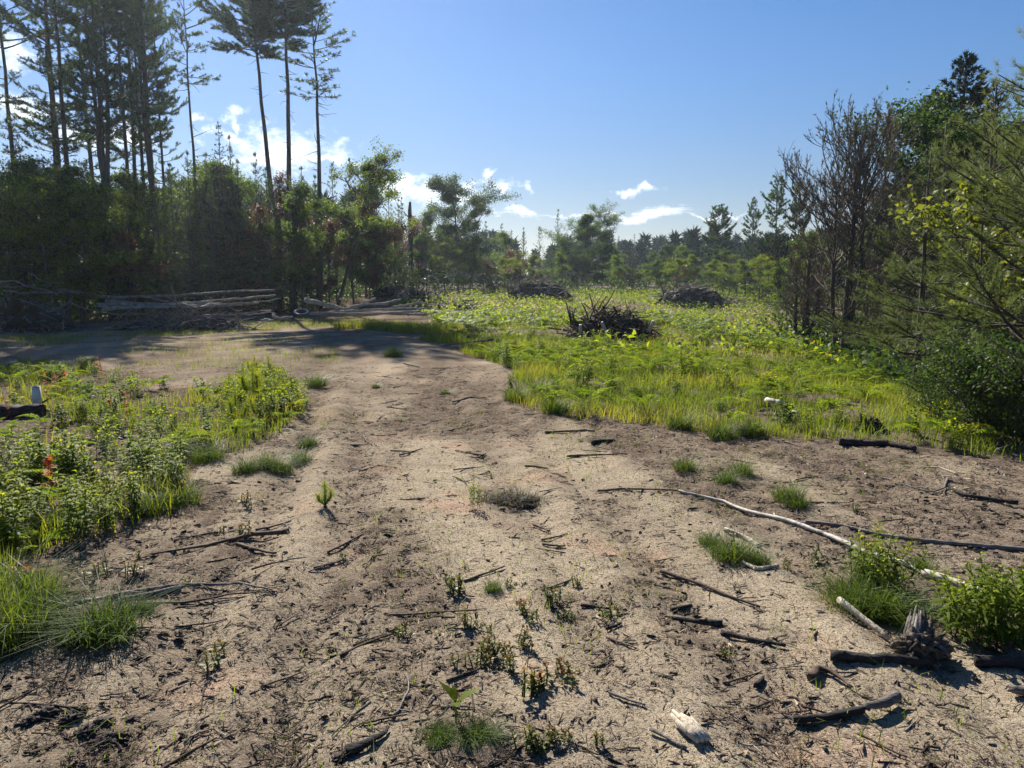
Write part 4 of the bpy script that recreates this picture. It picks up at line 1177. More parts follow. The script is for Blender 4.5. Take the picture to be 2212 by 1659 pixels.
def log(name, pp, r0, r1, mat, label, cat='log', group=None, lift=0., dist=None, rough=.25, n_=18, ns=9, seed=0, cut=None, twigs=0, wob=.3, tone=.5):
    X = drape(pp, n_, max(r0, r1), 0. if np.ndim(lift) else lift, wob, seed)
    if np.ndim(lift): X[:, 2] = np.interp(np.linspace(0, 1, n_), np.linspace(0, 1, len(lift)), lift) + tz(X[:, 0], X[:, 1]) + r0
    if dist:
        P = np.array([ray(*q) for q in pp]); P = P / P[:, 1:2] * np.linspace(dist, dist + .8, len(pp))[:, None] + [0, 0, CAMH]
        seg = np.r_[0, np.cumsum(np.linalg.norm(np.diff(P, axis=0), axis=1))]
        X = np.stack([np.interp(np.linspace(0, seg[-1], n_), seg, P[:, i]) for i in range(3)], 1)
        X[1:-1] = (X[:-2] + 2 * X[1:-1] + X[2:]) / 4
        gg = np.random.default_rng(seed); X = X + np.cumsum(gg.normal(size=X.shape), 0) * np.array([0, .03, .016]) * 1.2
        X[:, 2] = np.maximum(X[:, 2], tz(X[:, 0], X[:, 1]) + r0 * .6)
    loc = X[len(X) // 2] - [0, 0, max(r0, r1)]
    b = MB(); rr = np.linspace(r0, r1, n_)
    b.tube(X, rr, ns, tone, rough=rough, seed=seed)
    gg = np.random.default_rng(seed + 50)
    for i in range(twigs):
        t = gg.uniform(.25, .98); c = interp(X, np.array(t)); d = norm(interp(np.gradient(X, axis=0), np.array(min(t, .99))))
        s_ = np.cross(d, [0, 0, 1.]) * gg.choice([-1, 1])
        k = curve_path(c, d * gg.uniform(.4, 1) + s_ * gg.uniform(.4, 1) + [0, 0, gg.uniform(0, .35)], gg.uniform(.15, .5) * np.linalg.norm(X[-1] - X[0]) * .35, 5, -.35, .5, gg)
        b.tube(k, np.linspace(np.interp(t, [0, 1], [r0, r1]) * .5, .0018, 6), 4, tone, cap=False)
    o = b.build(name, M[mat], loc=loc, smooth=True); tag(o, label, cat, group)
    if cut:
        for e in cut:
            b = MB(); i = 0 if e == 0 else -1
            d = norm(X[0] - X[1]) if e == 0 else norm(X[-1] - X[-2])
            b.tube([X[i] - loc, X[i] - loc + d * .006], [rr[i] * .97, rr[i] * .9], 12, .6)
            b.build('cut_end', M['palewood'], o)
    return o


PXM = lambda py: 1 / FPX * (CAMH / max(.02, (py - 600) / FPX))       # metres per photo pixel near row py
# right foreground
log('birch_pole', [(1466, 1063), (1563, 1090), (1618, 1113), (1700, 1129), (1798, 1168), (1868, 1199), (1974, 1231)], .011, .019, 'birch', 'long pale birch pole with flaking bark slanting across the right soil', 'pole', n_=40, rough=.35, seed=1, twigs=4, wob=.1)
log('birch_pole', [(1990, 1243), (2060, 1263), (2130, 1291)], .021, .017, 'birch', 'broken lower end of the pale birch pole near the weeds', 'pole', n_=14, rough=.3, seed=2, cut=[0])
log('grey_pole', [(1739, 1131), (1817, 1139), (1907, 1162), (2032, 1176), (2240, 1193)], .011, .015, 'greywood', 'smooth grey brown pole lying behind the birch pole to the right edge', 'pole', n_=30, seed=3)
log('peeled_log', [(1812, 1322), (1919, 1386)], .017, .012, 'palewood', 'short pale peeled log leaning against the stump chunk', 'log', n_=10, rough=.08, seed=4, lift=[.045, .0], cut=[0])
log('dark_log', [(1794, 1428), (1890, 1436), (2001, 1450)], .021, .018, 'darkwood', 'dark weathered log in front of the stump chunk', 'log', n_=16, rough=.5, seed=5)
log('dark_log', [(2105, 1440), (2260, 1450)], .026, .022, 'darkwood', 'black shaded log below the weeds at the right frame edge', 'log', n_=12, rough=.4, seed=6)
log('dark_log', [(1715, 1562), (1800, 1556), (1876, 1546)], .014, .015, 'darkwood', 'dark log with pale top edge near the bottom right', 'log', n_=14, rough=.4, seed=7)
log('split_stub', [(1872, 1546), (1946, 1526)], .015, .022, 'greywood', 'flared grey split end of the bottom right log', 'wood', n_=8, rough=.5, seed=8, lift=.012)
log('charred_log', [(1559, 1373), (1620, 1385), (1700, 1399)], .012, .007, 'darkwood', 'charred dark branch left of the stump chunk', 'log', n_=14, rough=.4, seed=9)
log('charred_log', [(1450, 1340), (1500, 1350), (1556, 1352)], .006, .014, 'darkwood', 'knobby black root end left of the charred branch', 'log', n_=10, rough=.7, seed=10, twigs=2)
log('dark_stick', [(1427, 1239), (1500, 1262), (1570, 1290), (1641, 1317)], .012, .006, 'brown_stick', 'long dark bent stick on the right soil below the birch pole', 'stick', n_=18, seed=11, twigs=5)
log('pale_stick', [(1563, 1145), (1600, 1162), (1637, 1184)], .011, .013, 'palewood', 'pale split stick among grass on the right soil', 'stick', n_=10, rough=.6, seed=12, twigs=2)
log('forked_root', [(1602, 1219), (1638, 1233), (1680, 1228)], .008, .011, 'palewood', 'small pale forked root left of the weeds by the stump chunk', 'root', n_=10, rough=.5, seed=13, twigs=3)
log('elbow_root', [(1751, 1473), (1770, 1449), (1794, 1457), (1845, 1496)], .017, .004, 'brown_stick', 'elbow shaped dark root with a thin tail', 'root', n_=12, rough=.5, seed=14, twigs=3)
log('grey_stick', [(1405, 1582), (1440, 1602), (1481, 1621)], .007, .0055, 'greywood', 'straight grey stick beside the pale splintered wood', 'stick', n_=8, seed=15)
log('dark_stub', [(1630, 1492), (1652, 1466)], .013, .007, 'darkwood', 'short black upright stub on the bottom right sand', 'stick', n_=6, rough=.6, seed=16)
log('grey_wedge', [(2181, 1498), (2230, 1512)], .02, .025, 'greywood', 'grey green wedge of wood cut by the right frame edge', 'wood', n_=6, rough=.5, seed=17)
log('dark_stick', [(1450, 1322), (1493, 1311)], .008, .009, 'darkwood', 'short dark chip pointing at the bent stick', 'stick', n_=6, rough=.5, seed=18)
log('dark_stick', [(2056, 1059), (2083, 1074), (2200, 1090)], .01, .013, 'darkwood', 'dark rotten branch on the soil at the right edge', 'stick', n_=10, rough=.5, seed=19)
log('curved_root', [(1946, 1047), (2013, 1068), (2040, 1060), (2048, 1036)], .005, .009, 'greywood', 'hooked grey root on the right soil', 'root', n_=14, seed=20)
log('curved_root', [(1986, 1010), (2030, 1012), (2067, 1026)], .006, .005, 'palewood', 'thin pale curved root below the shrub', 'root', n_=12, seed=21)
log('dark_log', [(1857, 965), (1910, 962), (1974, 976)], .035, .025, 'darkwood', 'charred root log at the soil edge below the ferns', 'log', n_=12, rough=.6, seed=22, twigs=3)
log('dark_log', [(1810, 962), (1854, 964)], .045, .03, 'darkwood', 'small black lump of wood left of the charred root log', 'log', n_=8, rough=.6, seed=23)
log('pale_stick', [(1655, 883), (1684, 890)], .035, .03, 'birch', 'pale birch stick in the grass beside the white wood block', 'stick', n_=6, seed=24, lift=.08)
# middle and left foreground
log('bark_curl', [(749, 1633), (791, 1614), (827, 1588), (834, 1575)], .016, .004, 'darkwood', 'curved dark bark piece at the bottom left of centre', 'bark', n_=12, rough=.5, seed=30)
for i, (pp, r_, mt, lab) in enumerate([
        ([(785, 1565), (879, 1549)], .0045, 'brown_stick', 'thin straight stick left of the lone leafy seedling'), ([(967, 1474), (1032, 1448)], .007, 'brown_stick', 'tapered stick under the pinkish sprouts'), ([(707, 1197), (778, 1158)], .008, 'brown_stick', 'split brown stick alone on the track'),
        ([(681, 1230), (746, 1214)], .008, 'brown_stick', 'short brown stick under the red sprout'), ([(843, 1331), (930, 1329), (1029, 1321)], .006, 'brown_stick', 'long thin wavy stick in the centre of the sand'), ([(1003, 1259), (1087, 1227)], .007, 'brown_stick', 'long stick rising right from the yellow sprout'),
        ([(1257, 1313), (1315, 1318)], .009, 'darkwood', 'dark tapering stick right of the big orange sprout'), ([(1305, 1366), (1335, 1355)], .009, 'darkwood', 'small black bark curl right of the sprouts'), ([(1309, 1383), (1368, 1406)], .005, 'brown_stick', 'thin stick below the black bark curl'), ([(1315, 1500), (1385, 1526)], .006, 'greywood', 'grey stick on the pink sand'),
        ([(1172, 1178), (1221, 1181)], .008, 'brown_stick', 'flat brown stick, lower of a near pair on the track'), ([(1170, 1169), (1225, 1154)], .007, 'brown_stick', 'slanted brown stick, upper of a near pair on the track'), ([(978, 873), (1053, 863)], .012, 'brown_stick', 'long brown stick across the upper path'),
        ([(1176, 936), (1284, 936)], .012, 'brown_stick', 'thin long stick on the path below the field edge'), ([(1225, 990), (1352, 983)], .011, 'brown_stick', 'bent brown stick on the path right of centre'), ([(1134, 1011), (1176, 1014)], .01, 'brown_stick', 'short stick on the pale sand'), ([(1027, 991), (1051, 982)], .01, 'brown_stick', 'stubby stick on the pale sand'),
        ([(864, 986), (906, 973)], .01, 'brown_stick', 'short slanted stick left of the pale sand'), ([(1290, 1066), (1355, 1058), (1470, 1063)], .01, 'brown_stick', 'dark thin branch leading to the birch pole tip'), ([(1150, 1136), (1190, 1149)], .008, 'brown_stick', 'small stick below the dry grass mound'), ([(955, 936), (1014, 921)], .009, 'brown_stick', 'slim stick on the upper path'), ([(870, 786), (906, 794)], .014, 'greywood', 'pale twig at the far end of the path'),
        ([(566, 1487), (648, 1459)], .005, 'brown_stick', 'forked dark twig on the lower left sand'), ([(378, 1357), (498, 1339)], .005, 'brown_stick', 'thin long twig right of the dark lone tuft'), ([(599, 1355), (651, 1328)], .004, 'brown_stick', 'thin slanting twig on the left track'), ([(680, 1230), (722, 1217)], .006, 'brown_stick', 'little stick on the left track rim'),
        ([(511, 1178), (596, 1197)], .011, 'brown_stick', 'short stick under the fork of the long dark stick'), ([(553, 1147), (628, 1127)], .007, 'brown_stick', 'thin stick above the long dark stick'), ([(1281, 962), (1323, 957)], .025, 'darkwood', 'dark chunk of bark on the soil at the path edge'), ([(690, 1345), (740, 1322)], .004, 'brown_stick', 'fine twig in the middle left of the track'),
        ([(1640, 1400), (1700, 1376)], .004, 'brown_stick', 'thin twig crossing the charred branch'), ([(1245, 1610), (1300, 1640)], .004, 'brown_stick', 'fine twig near the bottom centre'), ([(1560, 1478), (1640, 1455)], .004, 'brown_stick', 'fine twig above the black upright stub'), ([(1850, 1590), (1960, 1640)], .005, 'brown_stick', 'thin stick in the bottom right corner'), ([(400, 1615), (440, 1560)], .0035, 'greywood', 'pale fine twig at the bottom left')]):
    log('brown_stick' if mt == 'brown_stick' else ('bark_chunk' if mt == 'darkwood' else 'grey_twig'), pp, r_, r_ * .6, mt, lab, 'stick', 'sticks on the sand', n_=12, ns=6, seed=60 + i, twigs=int(i % 4 == 2) * 3, rough=.35, wob=.8)
log('long_stick', [(325, 1203), (449, 1182), (540, 1163), (622, 1150)], .005, .017, 'brown_stick', 'long dark stick thick at its right end below the left thicket', 'stick', n_=20, seed=31, twigs=2)
log('fallen_branch', [(127, 1317), (208, 1302), (270, 1288), (397, 1266), (521, 1269), (586, 1280)], .014, .004, 'greywood', 'branchy grey fallen limb at lower left, fine twigs to the right', 'branch', n_=30, seed=32, twigs=16)
log('fallen_branch', [(254, 1306), (320, 1290), (387, 1275)], .016, .014, 'greywood', 'thicker short limb lying along the branchy fallen limb', 'branch', n_=12, seed=33)
log('fallen_branch', [(293, 1311), (400, 1306), (500, 1290), (596, 1281)], .008, .003, 'brown_stick', 'thin brown limb in front of the branchy fallen limb', 'branch', n_=20, seed=34, twigs=9)


def lump(name, loc, size, mat, label, cat, seed, group=None, sub=4, amp=.35, fr=2.2, squash=(1, 1, 1), rot=0.):
    import bmesh
    bm = bmesh.new(); bmesh.ops.create_icosphere(bm, subdivisions=sub, radius=1)
    V = np.array([v.co[:] for v in bm.verts]); F = [[v.index for v in f.verts] for f in bm.faces]; bm.free()
    k = 1 + amp * 2 * (fbm(V[:, 0] * fr + 5 + V[:, 2] * 1.3, V[:, 1] * fr + seed + V[:, 2] * fr, 4, seed) - .5)
    V = V * k[:, None] * size * np.array(squash)
    c_, s_ = math.cos(rot), math.sin(rot); V = V @ np.array([[c_, s_, 0], [-s_, c_, 0], [0, 0, 1]])
    b = MB(); b.add(V, F, None, .5)
    o = b.build(name, M[mat]); o.location = loc
    return tag(o, label, cat, group)


# stump chunk
p_ = gp(1988, 1430)
st = thing('stump_chunk', 'upturned rotten stump chunk with crumbling pale top between two weed clumps', 'stump', p_)
o = lump('root_mass', (0, 0, .05), .085, 'burl', None, None, 3, amp=.75, fr=4.5, squash=(1.15, .9, .95), sub=5); o.parent = st
b = MB(); gg = np.random.default_rng(5)
for i in range(34):
    a = gg.uniform(0, 6.28); r_ = .055 * math.sqrt(gg.random()); x0, y0 = r_ * math.cos(a), r_ * math.sin(a) + .03; hh_ = gg.uniform(.07, .17) * (1.15 - r_ * 6)
    q = np.array([[x0, y0, .05], [x0 * .9 + .01, y0 + .02, .05 + hh_ * .5], [x0 * .7 + .03 + gg.normal() * .004, y0 + .06, .06 + hh_]])
    b.tube(q, [.014, .012, .003], 5, gg.uniform(.15, .8), rough=.5, seed=i)
b.build('split_top', M['greywood'], st)
for i in range(6):
    b = MB(); a = gg.uniform(-2.6, .5); q = curve_path([.07 * math.cos(a), .07 * math.sin(a), .05 + gg.uniform(0, .07)], [math.cos(a), math.sin(a), -.2], gg.uniform(.05, .1), 4, -.9, .7, gg)
    b.tube(q, np.linspace(.012, .003, 5), 5, .4, cap=False); b.build('root', M['greywood' if i % 3 == 0 else 'darkwood'], st)
# splintered pale wood
p_ = gp(1508, 1600)
sp_ = thing('splintered_wood', 'pale splintered wood slab standing out on the bottom right sand', 'wood', p_, .25)
for i, (x0, h_, w_) in enumerate([(-.022, .14, .014), (-.004, .165, .013), (.014, .135, .012), (.026, .1, .009)]):
    b = MB(); q = np.array([[x0 + .01, -.02, .012], [x0, .04, .018], [x0 - .006, .09, .016 + .004 * i], [x0 - .012, h_, .02]])
    b.tube(q, [w_ * .7, w_, w_ * .9, w_ * .3], 7, .55, rough=.5, seed=i); b.build('splinter', M['palewood'], sp_, smooth=False)
# pale block in the grass
p_ = gp(1712, 906)
wb = thing('wood_block', 'pale sawn wood block lying in the grass at the front of the field', 'wood block', p_ + [0, 0, .04], .5, None, .5)
b = MB(); V = np.array([[x, y, z] for z in (0, .12) for x, y in ((-.07, -.13), (.08, -.12), (.07, .13), (-.08, .12))], float) + np.random.default_rng(3).normal(size=(8, 3)) * .008
b.add(V, None, [(0, 3, 2, 1), (4, 5, 6, 7), (0, 1, 5, 4), (1, 2, 6, 5), (2, 3, 7, 6), (3, 0, 4, 7)], .7)
b.build('block', M['palewood'], wb)
b = MB(); b.tube([[-.03, -.13, .06], [-.05, -.2, .05], [-.06, -.26, .02]], [.025, .018, .006], 6, .5, rough=.4); b.build('splinter', M['palewood'], wb)
# dark timber at the left edge with a pale upright log
p0, p1 = gp(-60, 905), gp(72, 903)
tb = thing('dark_timber', 'dark squared timber at the left frame edge, sunlit along its top', 'timber', p1)
b = MB(); v = p0 - p1; v[2] = 0; L_ = np.linalg.norm(v); v /= L_; y_ = np.array([v[1], -v[0], 0])
if y_[1] < 0: y_ = -y_
t_ = np.linspace(-.15, 1, 9)
ring = np.array([(0, 0), (.14, .01), (.15, .13), (.07, .15), (.01, .14)])
gg = np.random.default_rng(8)
V = np.array([v * L_ * t + y_ * (c[0] + gg.normal() * .012) + np.array([0, 0, c[1] - .01 + gg.normal() * .012]) for t in t_ for c in ring])
nr_ = len(ring); Q = [(i * nr_ + j, i * nr_ + (j + 1) % nr_, (i + 1) * nr_ + (j + 1) % nr_, (i + 1) * nr_ + j) for i in range(8) for j in range(nr_)]
b.add(V, [(0, 1, 2), (0, 2, 3), (0, 3, 4)], Q, .4); b.build('beam', M['darkwood'], tb)
for i in range(6):
    b = MB(); q = curve_path(-v * .1 * 0 + y_ * .1 + [0, 0, .1], -v + gg.normal(size=3) * .5, .2, 4, -.3, .6, gg); b.tube(q, np.linspace(.02, .004, 5), 5, .3); b.build('root', M['darkwood'], tb)
lg = thing('pale_log', 'short pale log standing upright behind the dark timber', 'log', p1 + y_ * .3 + v * .06)
b = MB(); b.tube([[.0, 0, 0], [-.01, .02, .15], [-.03, .05, .32]], [.05, .05, .047], 12, .7, rough=.06); b.build('bark', M['birch'], lg, smooth=True)
b = MB(); b.tube([[-.03, .05, .32], [-.0305, .051, .326]], [.045, .042], 12, .7); b.build('cut_end', M['palewood'], lg)

# logs in the shade on the left
LG = 'felled grey logs in the left shade'
for i, (pp, r_, lf, lab) in enumerate([
        ([(221, 641), (312, 645), (443, 636), (521, 627), (600, 624)], .1, [.62, .55, .55, .5], 'topmost long grey log of the stack'), ([(227, 649), (325, 657), (365, 660), (590, 644)], .11, [.42, .36, .35, .3], 'second long grey log of the stack'),
        ([(213, 656), (338, 660), (450, 658), (560, 650)], .1, [.2, .2, .18], 'third grey log of the stack'), ([(221, 671), (294, 661), (390, 659), (520, 655)], .12, [.0, .2, .3], 'crossing log at the front of the stack'),
        ([(240, 664), (330, 664), (440, 662)], .1, [.02, .02, .02], 'short log at the bottom of the stack'), ([(78, 716), (156, 699), (247, 684)], .09, [0, .1, .2], 'single dark log lying left below the stack'),
        ([(354, 705), (422, 700)], .08, [.02, .02], 'short log end near the lit grass strip'), ([(229, 727), (338, 714), (422, 709)], .06, [.02, .02], 'slim pale log along the lit grass strip'), ([(440, 683), (495, 684), (590, 678)], .08, [.05, .05], 'log with a twig right of the strip'),
        ([(0, 610), (34, 609), (78, 626), (125, 643)], .05, [1., .9, .3], 'bent grey bough on the left slash heap'), ([(-40, 622), (34, 620), (143, 615)], .06, [.9, .8, .75], 'pale stripped bough across the left slash heap'), ([(130, 625), (200, 640), (280, 662)], .05, [.5, .2, .0], 'thin bough sliding off the left slash heap'),
        ([(150, 655), (205, 672)], .05, [.2, .1], 'short bough between heap and stack'), ([(205, 662), (330, 652), (455, 646)], .06, 0, 'thin log with a dip behind the stack front'), ([(235, 676), (300, 683), (380, 690)], .05, 0, 'thin bough poking out low at the stack front'),
        ([(280, 643), (380, 652), (500, 661)], .07, 0, 'log crossing the stack downwards to its right end'), ([(330, 690), (352, 668)], .05, 0, 'short stub standing against the stack'), ([(250, 690), (272, 672), (285, 664)], .04, 0, 'crooked branch leaning on the stack'), ([(420, 668), (520, 664), (610, 652)], .05, 0, 'slim log at the right tail of the stack'), ([(5, 628), (90, 634), (170, 640)], .05, 0, 'dark pole low across the left slash heap'), ([(60, 590), (100, 612), (140, 640)], .04, 0, 'grey branch standing out of the left slash heap')]):
    log('grey_log', pp, r_ * .5, r_ * .3, 'shadelog', lab + ' in the left shade', 'log', LG, n_=20, seed=90 + i, dist=26.2 - .12 * (i % 5) if pp[0][1] < 695 and i != 7 else None, rough=.2, tone=.5 + .05 * (i % 5), ns=7)
PG = 'thin poles of the pile under the leaning tree'
for i, (pp, r_, lf, lab) in enumerate([
        ([(660, 648), (731, 664)], .14, [.5, .15], 'thick pale log tilted at the left of the pole pile'), ([(744, 668), (824, 659), (869, 654)], .07, [.3, .3], 'long pale pole on top of the pile'), ([(671, 677), (764, 672), (915, 672)], .08, [.1, .12], 'dark pole across the front of the pile'),
        ([(697, 682), (816, 680), (908, 673)], .09, [.05, .05], 'lowest front pole of the pile'), ([(764, 664), (814, 647)], .05, [.4, .7], 'short pole sticking up from the pile'), ([(590, 680), (634, 686)], .08, [.05, .03], 'pale pole end left of the old tyre'), ([(520, 682), (600, 672)], .04, [.3, .5], 'thin bough behind the pale pole end'),
        ([(566, 694), (592, 693)], .06, [.02, .02], 'short billet in front of the old tyre'), ([(730, 672), (850, 666), (930, 662)], .06, [.25, .2], 'pole second from the top of the pile'), ([(850, 662), (920, 656)], .06, [.1, .1], 'right end pole of the pile toward the field'), ([(700, 676), (800, 675), (890, 668)], .06, [.2, .2], 'middle pole of the pile'), ([(880, 680), (945, 676)], .06, [.03, .03], 'stray pole at the field corner')]):
    log('thin_pole', pp, r_ * .75, r_ * .5, 'shadelog', lab, 'pole', PG, n_=18, seed=120 + i, dist=29.5 + .25 * (i % 5), rough=.15, tone=.85)
# tyre
p_ = gp(651, 688)
ty = thing('old_tyre', 'old tyre tilted on the ground left of the pole pile', 'tyre', p_ + [0, 0, .02]); ty.rotation_euler = (R(20), R(6), 0); ty.location.z += .1
b = MB(); n_ = 28; prof = [(.20, .02), (.23, -.005), (.30, 0), (.335, .03), (.34, .08), (.34, .13), (.335, .17), (.30, .2), (.23, .205), (.20, .18), (.215, .1)]
th = np.arange(n_) * 2 * math.pi / n_
V = np.array([[r_ * math.cos(t), r_ * math.sin(t), z_] for t in th for r_, z_ in prof]); k_ = len(prof)
b.add(V, None, [(i * k_ + j, ((i + 1) % n_) * k_ + j, ((i + 1) % n_) * k_ + (j + 1) % k_, i * k_ + (j + 1) % k_) for i in range(n_) for j in range(k_)], .5)
b.build('tyre_body', M['rubber'], ty, smooth=True)
b = MB(); V = np.array([[r_ * math.cos(t), r_ * math.sin(t), z_] for t in th for r_, z_ in ((.238, .2085), (.298, .2035))])
b.add(V, None, [(i * 2, i * 2 + 1, ((i + 1) % n_) * 2 + 1, ((i + 1) % n_) * 2) for i in range(n_)], .8); b.build('painted_sunlit_rim', M['palewood'], ty)  # pale ring paints in the sun catching the tyre's rim from behind


def pile(name, px, py, wpx, hpx, label, seed, n_=130, mat='brown_stick', upright=0, pale=3, depth=.7, soil=True, cat='brush pile', thick=1.):
    c = gp(px, py); d = c[1]; k = d / FPX; Wm, Hm = wpx * k / 2, hpx * k
    gg = np.random.default_rng(seed)
    root = thing(name, label, cat, c)
    if soil:
        o = lump('soil_core', (0, 0, Hm * .0), 1., 'soil', None, None, seed, amp=.5, fr=3.4, squash=(Wm * .74, Wm * depth * .7, Hm * .58)); o.parent = root
    b = MB()
    for i in range(n_):
        a = gg.uniform(0, 6.28); r_ = math.sqrt(gg.random())
        x, y = r_ * Wm * .85 * math.cos(a), r_ * Wm * depth * .85 * math.sin(a)
        z = Hm * .75 * max(.02, 1 - r_ ** 1.6) * gg.uniform(.55, 1.05)
        L = Wm * gg.uniform(.25, .8); e_ = gg.normal() * .35
        a2 = gg.uniform(0, 6.28); dv = np.array([math.cos(a2), math.sin(a2), e_])
        q = curve_path([x, y, z] - dv * L * .5, dv, L, 5, gg.normal() * .5, .6, gg); q[:, 2] = np.maximum(q[:, 2], .02)
        b.tube(q, np.linspace(1, .35, 6) * gg.choice([.012, .02, .035], p=[.5, .35, .15]) * thick, 4, gg.uniform(.2, .8), cap=False)
    for i in range(upright):
        x = gg.uniform(-.75, -.15) * Wm; q = curve_path([x, gg.uniform(-.2, .2) * Wm, Hm * .3], [gg.normal() * .35 - .1, gg.normal() * .2, 1], Hm * gg.uniform(.4, .95), 5, 0, .5, gg)
        b.tube(q, np.linspace(.03, .012, 6) * thick, 5, .3)
    o = b.build('tangled_branches', M[mat], root); o['kind'] = 'stuff'
    for i in range(pale):
        b = MB(); x = gg.uniform(-.8, .85) * Wm; y = -Wm * depth * gg.uniform(.3, .7); dv = np.array([gg.normal() * .4, -.3, gg.uniform(.4, .9)])
        q = curve_path([x, y, Hm * .12], dv, Hm * gg.uniform(.25, .45), 3, 0, .1, gg); b.tube(q, np.linspace(.045, .04, 4) * thick, 7, .6, rough=.2)
        b.build('broken_stub', M['palewood'], root, smooth=True)
    return root


pile('brush_pile', 1318, 733, 225, 84, 'dark brush and root pile in the middle of the green field', 11, 520, 'brown_stick', 9, 4, .6, thick=1.)
pile('brush_pile', 1160, 648, 170, 56, 'brush heap at the far left end of the field below russet trees', 12, 260, 'twig', 4, 3, .5, thick=2)
pile('brush_pile', 1490, 660, 170, 58, 'brush heap with a dark log end at the far right of the field', 13, 300, 'twig', 5, 4, .5, thick=2)
pile('brush_pile', 1585, 660, 80, 24, 'low flat heap of grey sticks right of the far right brush heap', 14, 70, 'twig', 0, 2, .5, False, thick=1.8)
pile('slash_heap', 900, 652, 130, 38, 'dark slash heap on the slope right of the leaning tree', 15, 150, 'twig', 5, 3, .6, thick=2)
pile('slash_heap', 985, 668, 110, 20, 'flat slash at the far path edge of the field', 16, 90, 'twig', 0, 2, .5, thick=1.8)
pile('slash_heap', 850, 640, 100, 34, 'upper slash patch below the broken grey snag', 17, 90, 'twig', 2, 1, .5, thick=2)
pile('slash_heap', 70, 716, 210, 82, 'big tangled slash heap in the left shade', 18, 260, 'twig', 6, 0, .6, thick=1.3)
pile('slash_heap', 400, 714, 330, 44, 'low slash tangle in front of the long grey log stack', 19, 260, 'twig', 6, 0, .25, thick=1.)
pile('slash_heap', -90, 735, 190, 90, 'slash heap past the left frame edge', 20, 120, 'twig', 4, 0, .6, False, thick=1.3)
pile('root_clump', 1884, 932, 66, 40, 'dark burnt root clump at the front corner of the field', 21, 70, 'darkwood', 4, 0, .7, thick=.6)
young(BR, 48, 23.5, 640, 1.2, None)
# dry mound
p_ = gp(1105, 1088)
dm = thing('dry_grass_mound', 'low mound of dry brown moss and grass in the middle of the sand', 'grass mound', p_)
o = lump('soil_core', (0, 0, 0), .16, 'soil', None, None, 7, amp=.3, squash=(1.2, .8, .35)); o.parent = dm
b = MB(); gg = np.random.default_rng(9); a = gg.uniform(0, 6.28, 700); r_ = .19 * np.sqrt(gg.random(700))
c = np.stack([1.3 * r_ * np.cos(a), .8 * r_ * np.sin(a), .05 * (1 - r_ / .19)], 1)
blades(b, c, gg.uniform(.03, .1, 700), .004, gg.uniform(.4, 1.6, 700), gg.uniform(.3, .9, 700), gg); b.build('dry_blades', M['deadneedle'], dm)
for i, (px, py, s_) in enumerate([(98, 1546, .05), (150, 1555, .045), (182, 1585, .05), (225, 1562, .04), (231, 1598, .04), (286, 1559, .035), (165, 1540, .035), (60, 1560, .035), (735, 1640, .03), (1175, 1610, .04), (1090, 1595, .028)]):
    lump('soil_clod', gp(px, py) + [0, 0, s_ * .05], s_ * .6, 'soil', 'black crumbly soil clod ' + ('in the cluster at the lower left corner' if i < 8 else 'lying alone on the foreground sand'), 'clod', i, 'black soil clods', sub=4, amp=1.3, fr=4.5, squash=(1.2, 1, .55), rot=i)

# more sticks on the sand, each its own object
SG = 'scattered small sticks'
protos = []
for i in range(8):
    b = MB(); gg = np.random.default_rng(300 + i)
    q = curve_path([-.5, 0, 0], [1, 0, 0], 1., 7, 0, .7, gg); q[:, 2] *= .08
    q -= (q[0] + q[-1]) / 2
    b.tube(q, np.linspace(.022, .008, 8) * gg.uniform(.7, 1.2), 6, gg.uniform(.2, .75), rough=.3, seed=i)
    if i % 2:
        k = curve_path(interp(q, np.array(.55)), [.8, .7, .15], .3, 4, 0, .5, gg); b.tube(k, np.linspace(.012, .004, 5), 4, .4)
    o = b.build('small_stick', M[['brown_stick', 'brown_stick', 'greywood', 'darkwood'][i % 4]], smooth=True); tag(o, 'x', 'stick'); protos.append(Kind(o))
SAND = gpoly([(-100, 1250), (430, 1120), (680, 900), (760, 780), (1050, 800), (1090, 870), (1250, 915), (1500, 940), (1900, 965), (2100, 1000), (2300, 1050), (2300, 1700), (-100, 1700)])
for q in scatter(FIELD, 42, 26):
    rnd(protos).place(gz(*q) + [0, 0, .08], g.uniform(0, 6.28), g.uniform(.4, 1.1) * (1 + .02 * q[1]), 'dead stick ' + field_area(q), 'dead sticks lying in the field', (g.normal() * .12, g.normal() * .12))
for q in scatter(SAND, 150):
    z_ = gz(*q); L = g.uniform(.08, .3) * (1 + .04 * q[1])
    wh = 'on the near sand' if q[1] < 3.2 else ('on the mid sand' if q[1] < 5 else ('on the track before the field' if q[1] < 8 else 'on the far path'))
    sd_ = 'left of the orange sprouts' if q[0] < -.35 else ('among the orange sprouts' if q[0] < .3 else 'toward the birch pole')
    rnd(protos).place(z_ + [0, 0, .006], g.uniform(0, 6.28), L, f'small loose stick {wh} {sd_}', SG)

# countless chips, straws and twigs of the litter
b = MB()


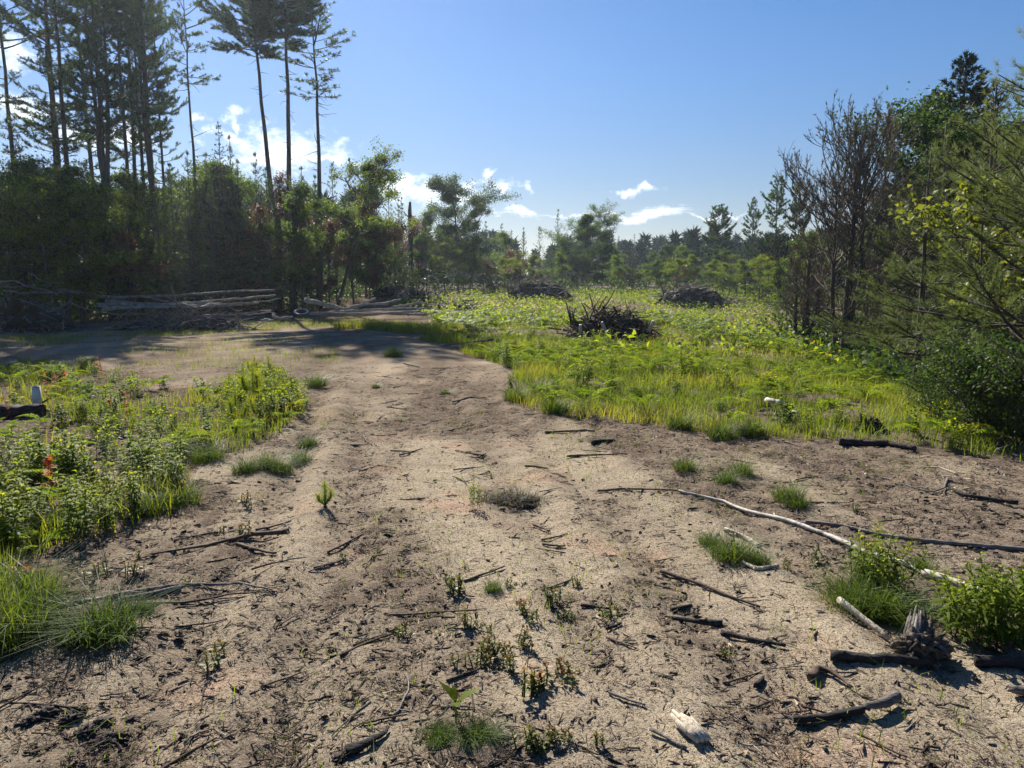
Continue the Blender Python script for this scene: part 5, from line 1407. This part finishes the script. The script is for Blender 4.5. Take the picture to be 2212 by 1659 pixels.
def litter(n_, lmin, lmax, w0, w1, ymax, seed, dth=None):
    gg = np.random.default_rng(seed)
    y = 1.7 + (ymax - 1.7) * gg.random(n_) ** 1.5; x = (gg.random(n_) * 2 - 1) * (y * .74 + .5)
    dn = dirt_at(x, y)
    keep = (gg.random(n_) < dth + (1 - dth) * sst(.35, .95, dn)) & ~inpoly(x, y, FIELD)
    x, y = x[keep], y[keep]; k = len(x)
    z = tz(x, y) + .003; a = gg.uniform(0, 6.28, k) * .5 + gg.normal(size=k) * .5; L = gg.uniform(lmin, lmax, k) ** 1.0 * gg.uniform(.3, 1, k); wd = gg.uniform(w0, w1, k)
    d = np.stack([np.cos(a), np.sin(a), gg.normal(size=k) * .12], 1) * (L / 2)[:, None]; s_ = np.stack([-np.sin(a), np.cos(a), 0 * a], 1) * wd[:, None] / 2
    bend = s_ * (gg.normal(size=k) * 3)[:, None] * .8
    c = np.stack([x, y, z], 1); up = np.array([0, 0, 1.]) * (wd * .8)[:, None]
    V = np.stack([c - d - s_, c - d + s_, c - d + up, c + bend - s_, c + bend + s_, c + bend + up, c + d - s_ * .5, c + d + s_ * .5, c + d + up * .5], 1).reshape(-1, 3)
    i9 = np.arange(k)[:, None] * 9
    Q = np.concatenate([i9 + np.array(q) for q in ((0, 3, 5, 2), (1, 2, 5, 4), (3, 6, 8, 5), (4, 5, 8, 7))], 1).reshape(-1, 4)
    b.add(V, None, Q, np.repeat(np.clip(gg.beta(1.1, 2.2, k) * 1.1, 0, 1), 9))


litter(60000, .012, .045, .0015, .005, 8, 1, .14)
litter(8000, .04, .13, .002, .006, 9, 2, .2)
litter(110000, .008, .028, .001, .0026, 5.2, 3, .25)
litter(26000, .03, .12, .004, .010, 14, 4, .12)
litter(3500, .01, .03, .008, .018, 6, 5, .1)
o = b.build('wood_litter', M['litter']); tag(o, 'wood chips, bark bits, straws and twigs strewn over the sand', 'litter', kind='stuff')

# ------------------------------------------------------------------ the air
b = MB()
V = np.array([[x, y, z] for z in (-6, 34) for x, y in ((-1000, -60), (1000, -60), (1000, 1150), (-1000, 1150))], float)
b.add(V, None, [(0, 3, 2, 1), (4, 5, 6, 7), (0, 1, 5, 4), (1, 2, 6, 5), (2, 3, 7, 6), (3, 0, 4, 7)])
m, n, l, out = newmat('haze_air')
pv = n.new('ShaderNodeVolumePrincipled'); pv.inputs['Color'].default_value = (.72, .86, 1, 1); pv.inputs['Density'].default_value = .0004; pv.inputs['Anisotropy'].default_value = .6
l.new(pv.outputs[0], out.inputs['Volume'])
o = b.build('haze', m); tag(o, 'thin morning haze over the clearing', 'haze', kind='stuff')
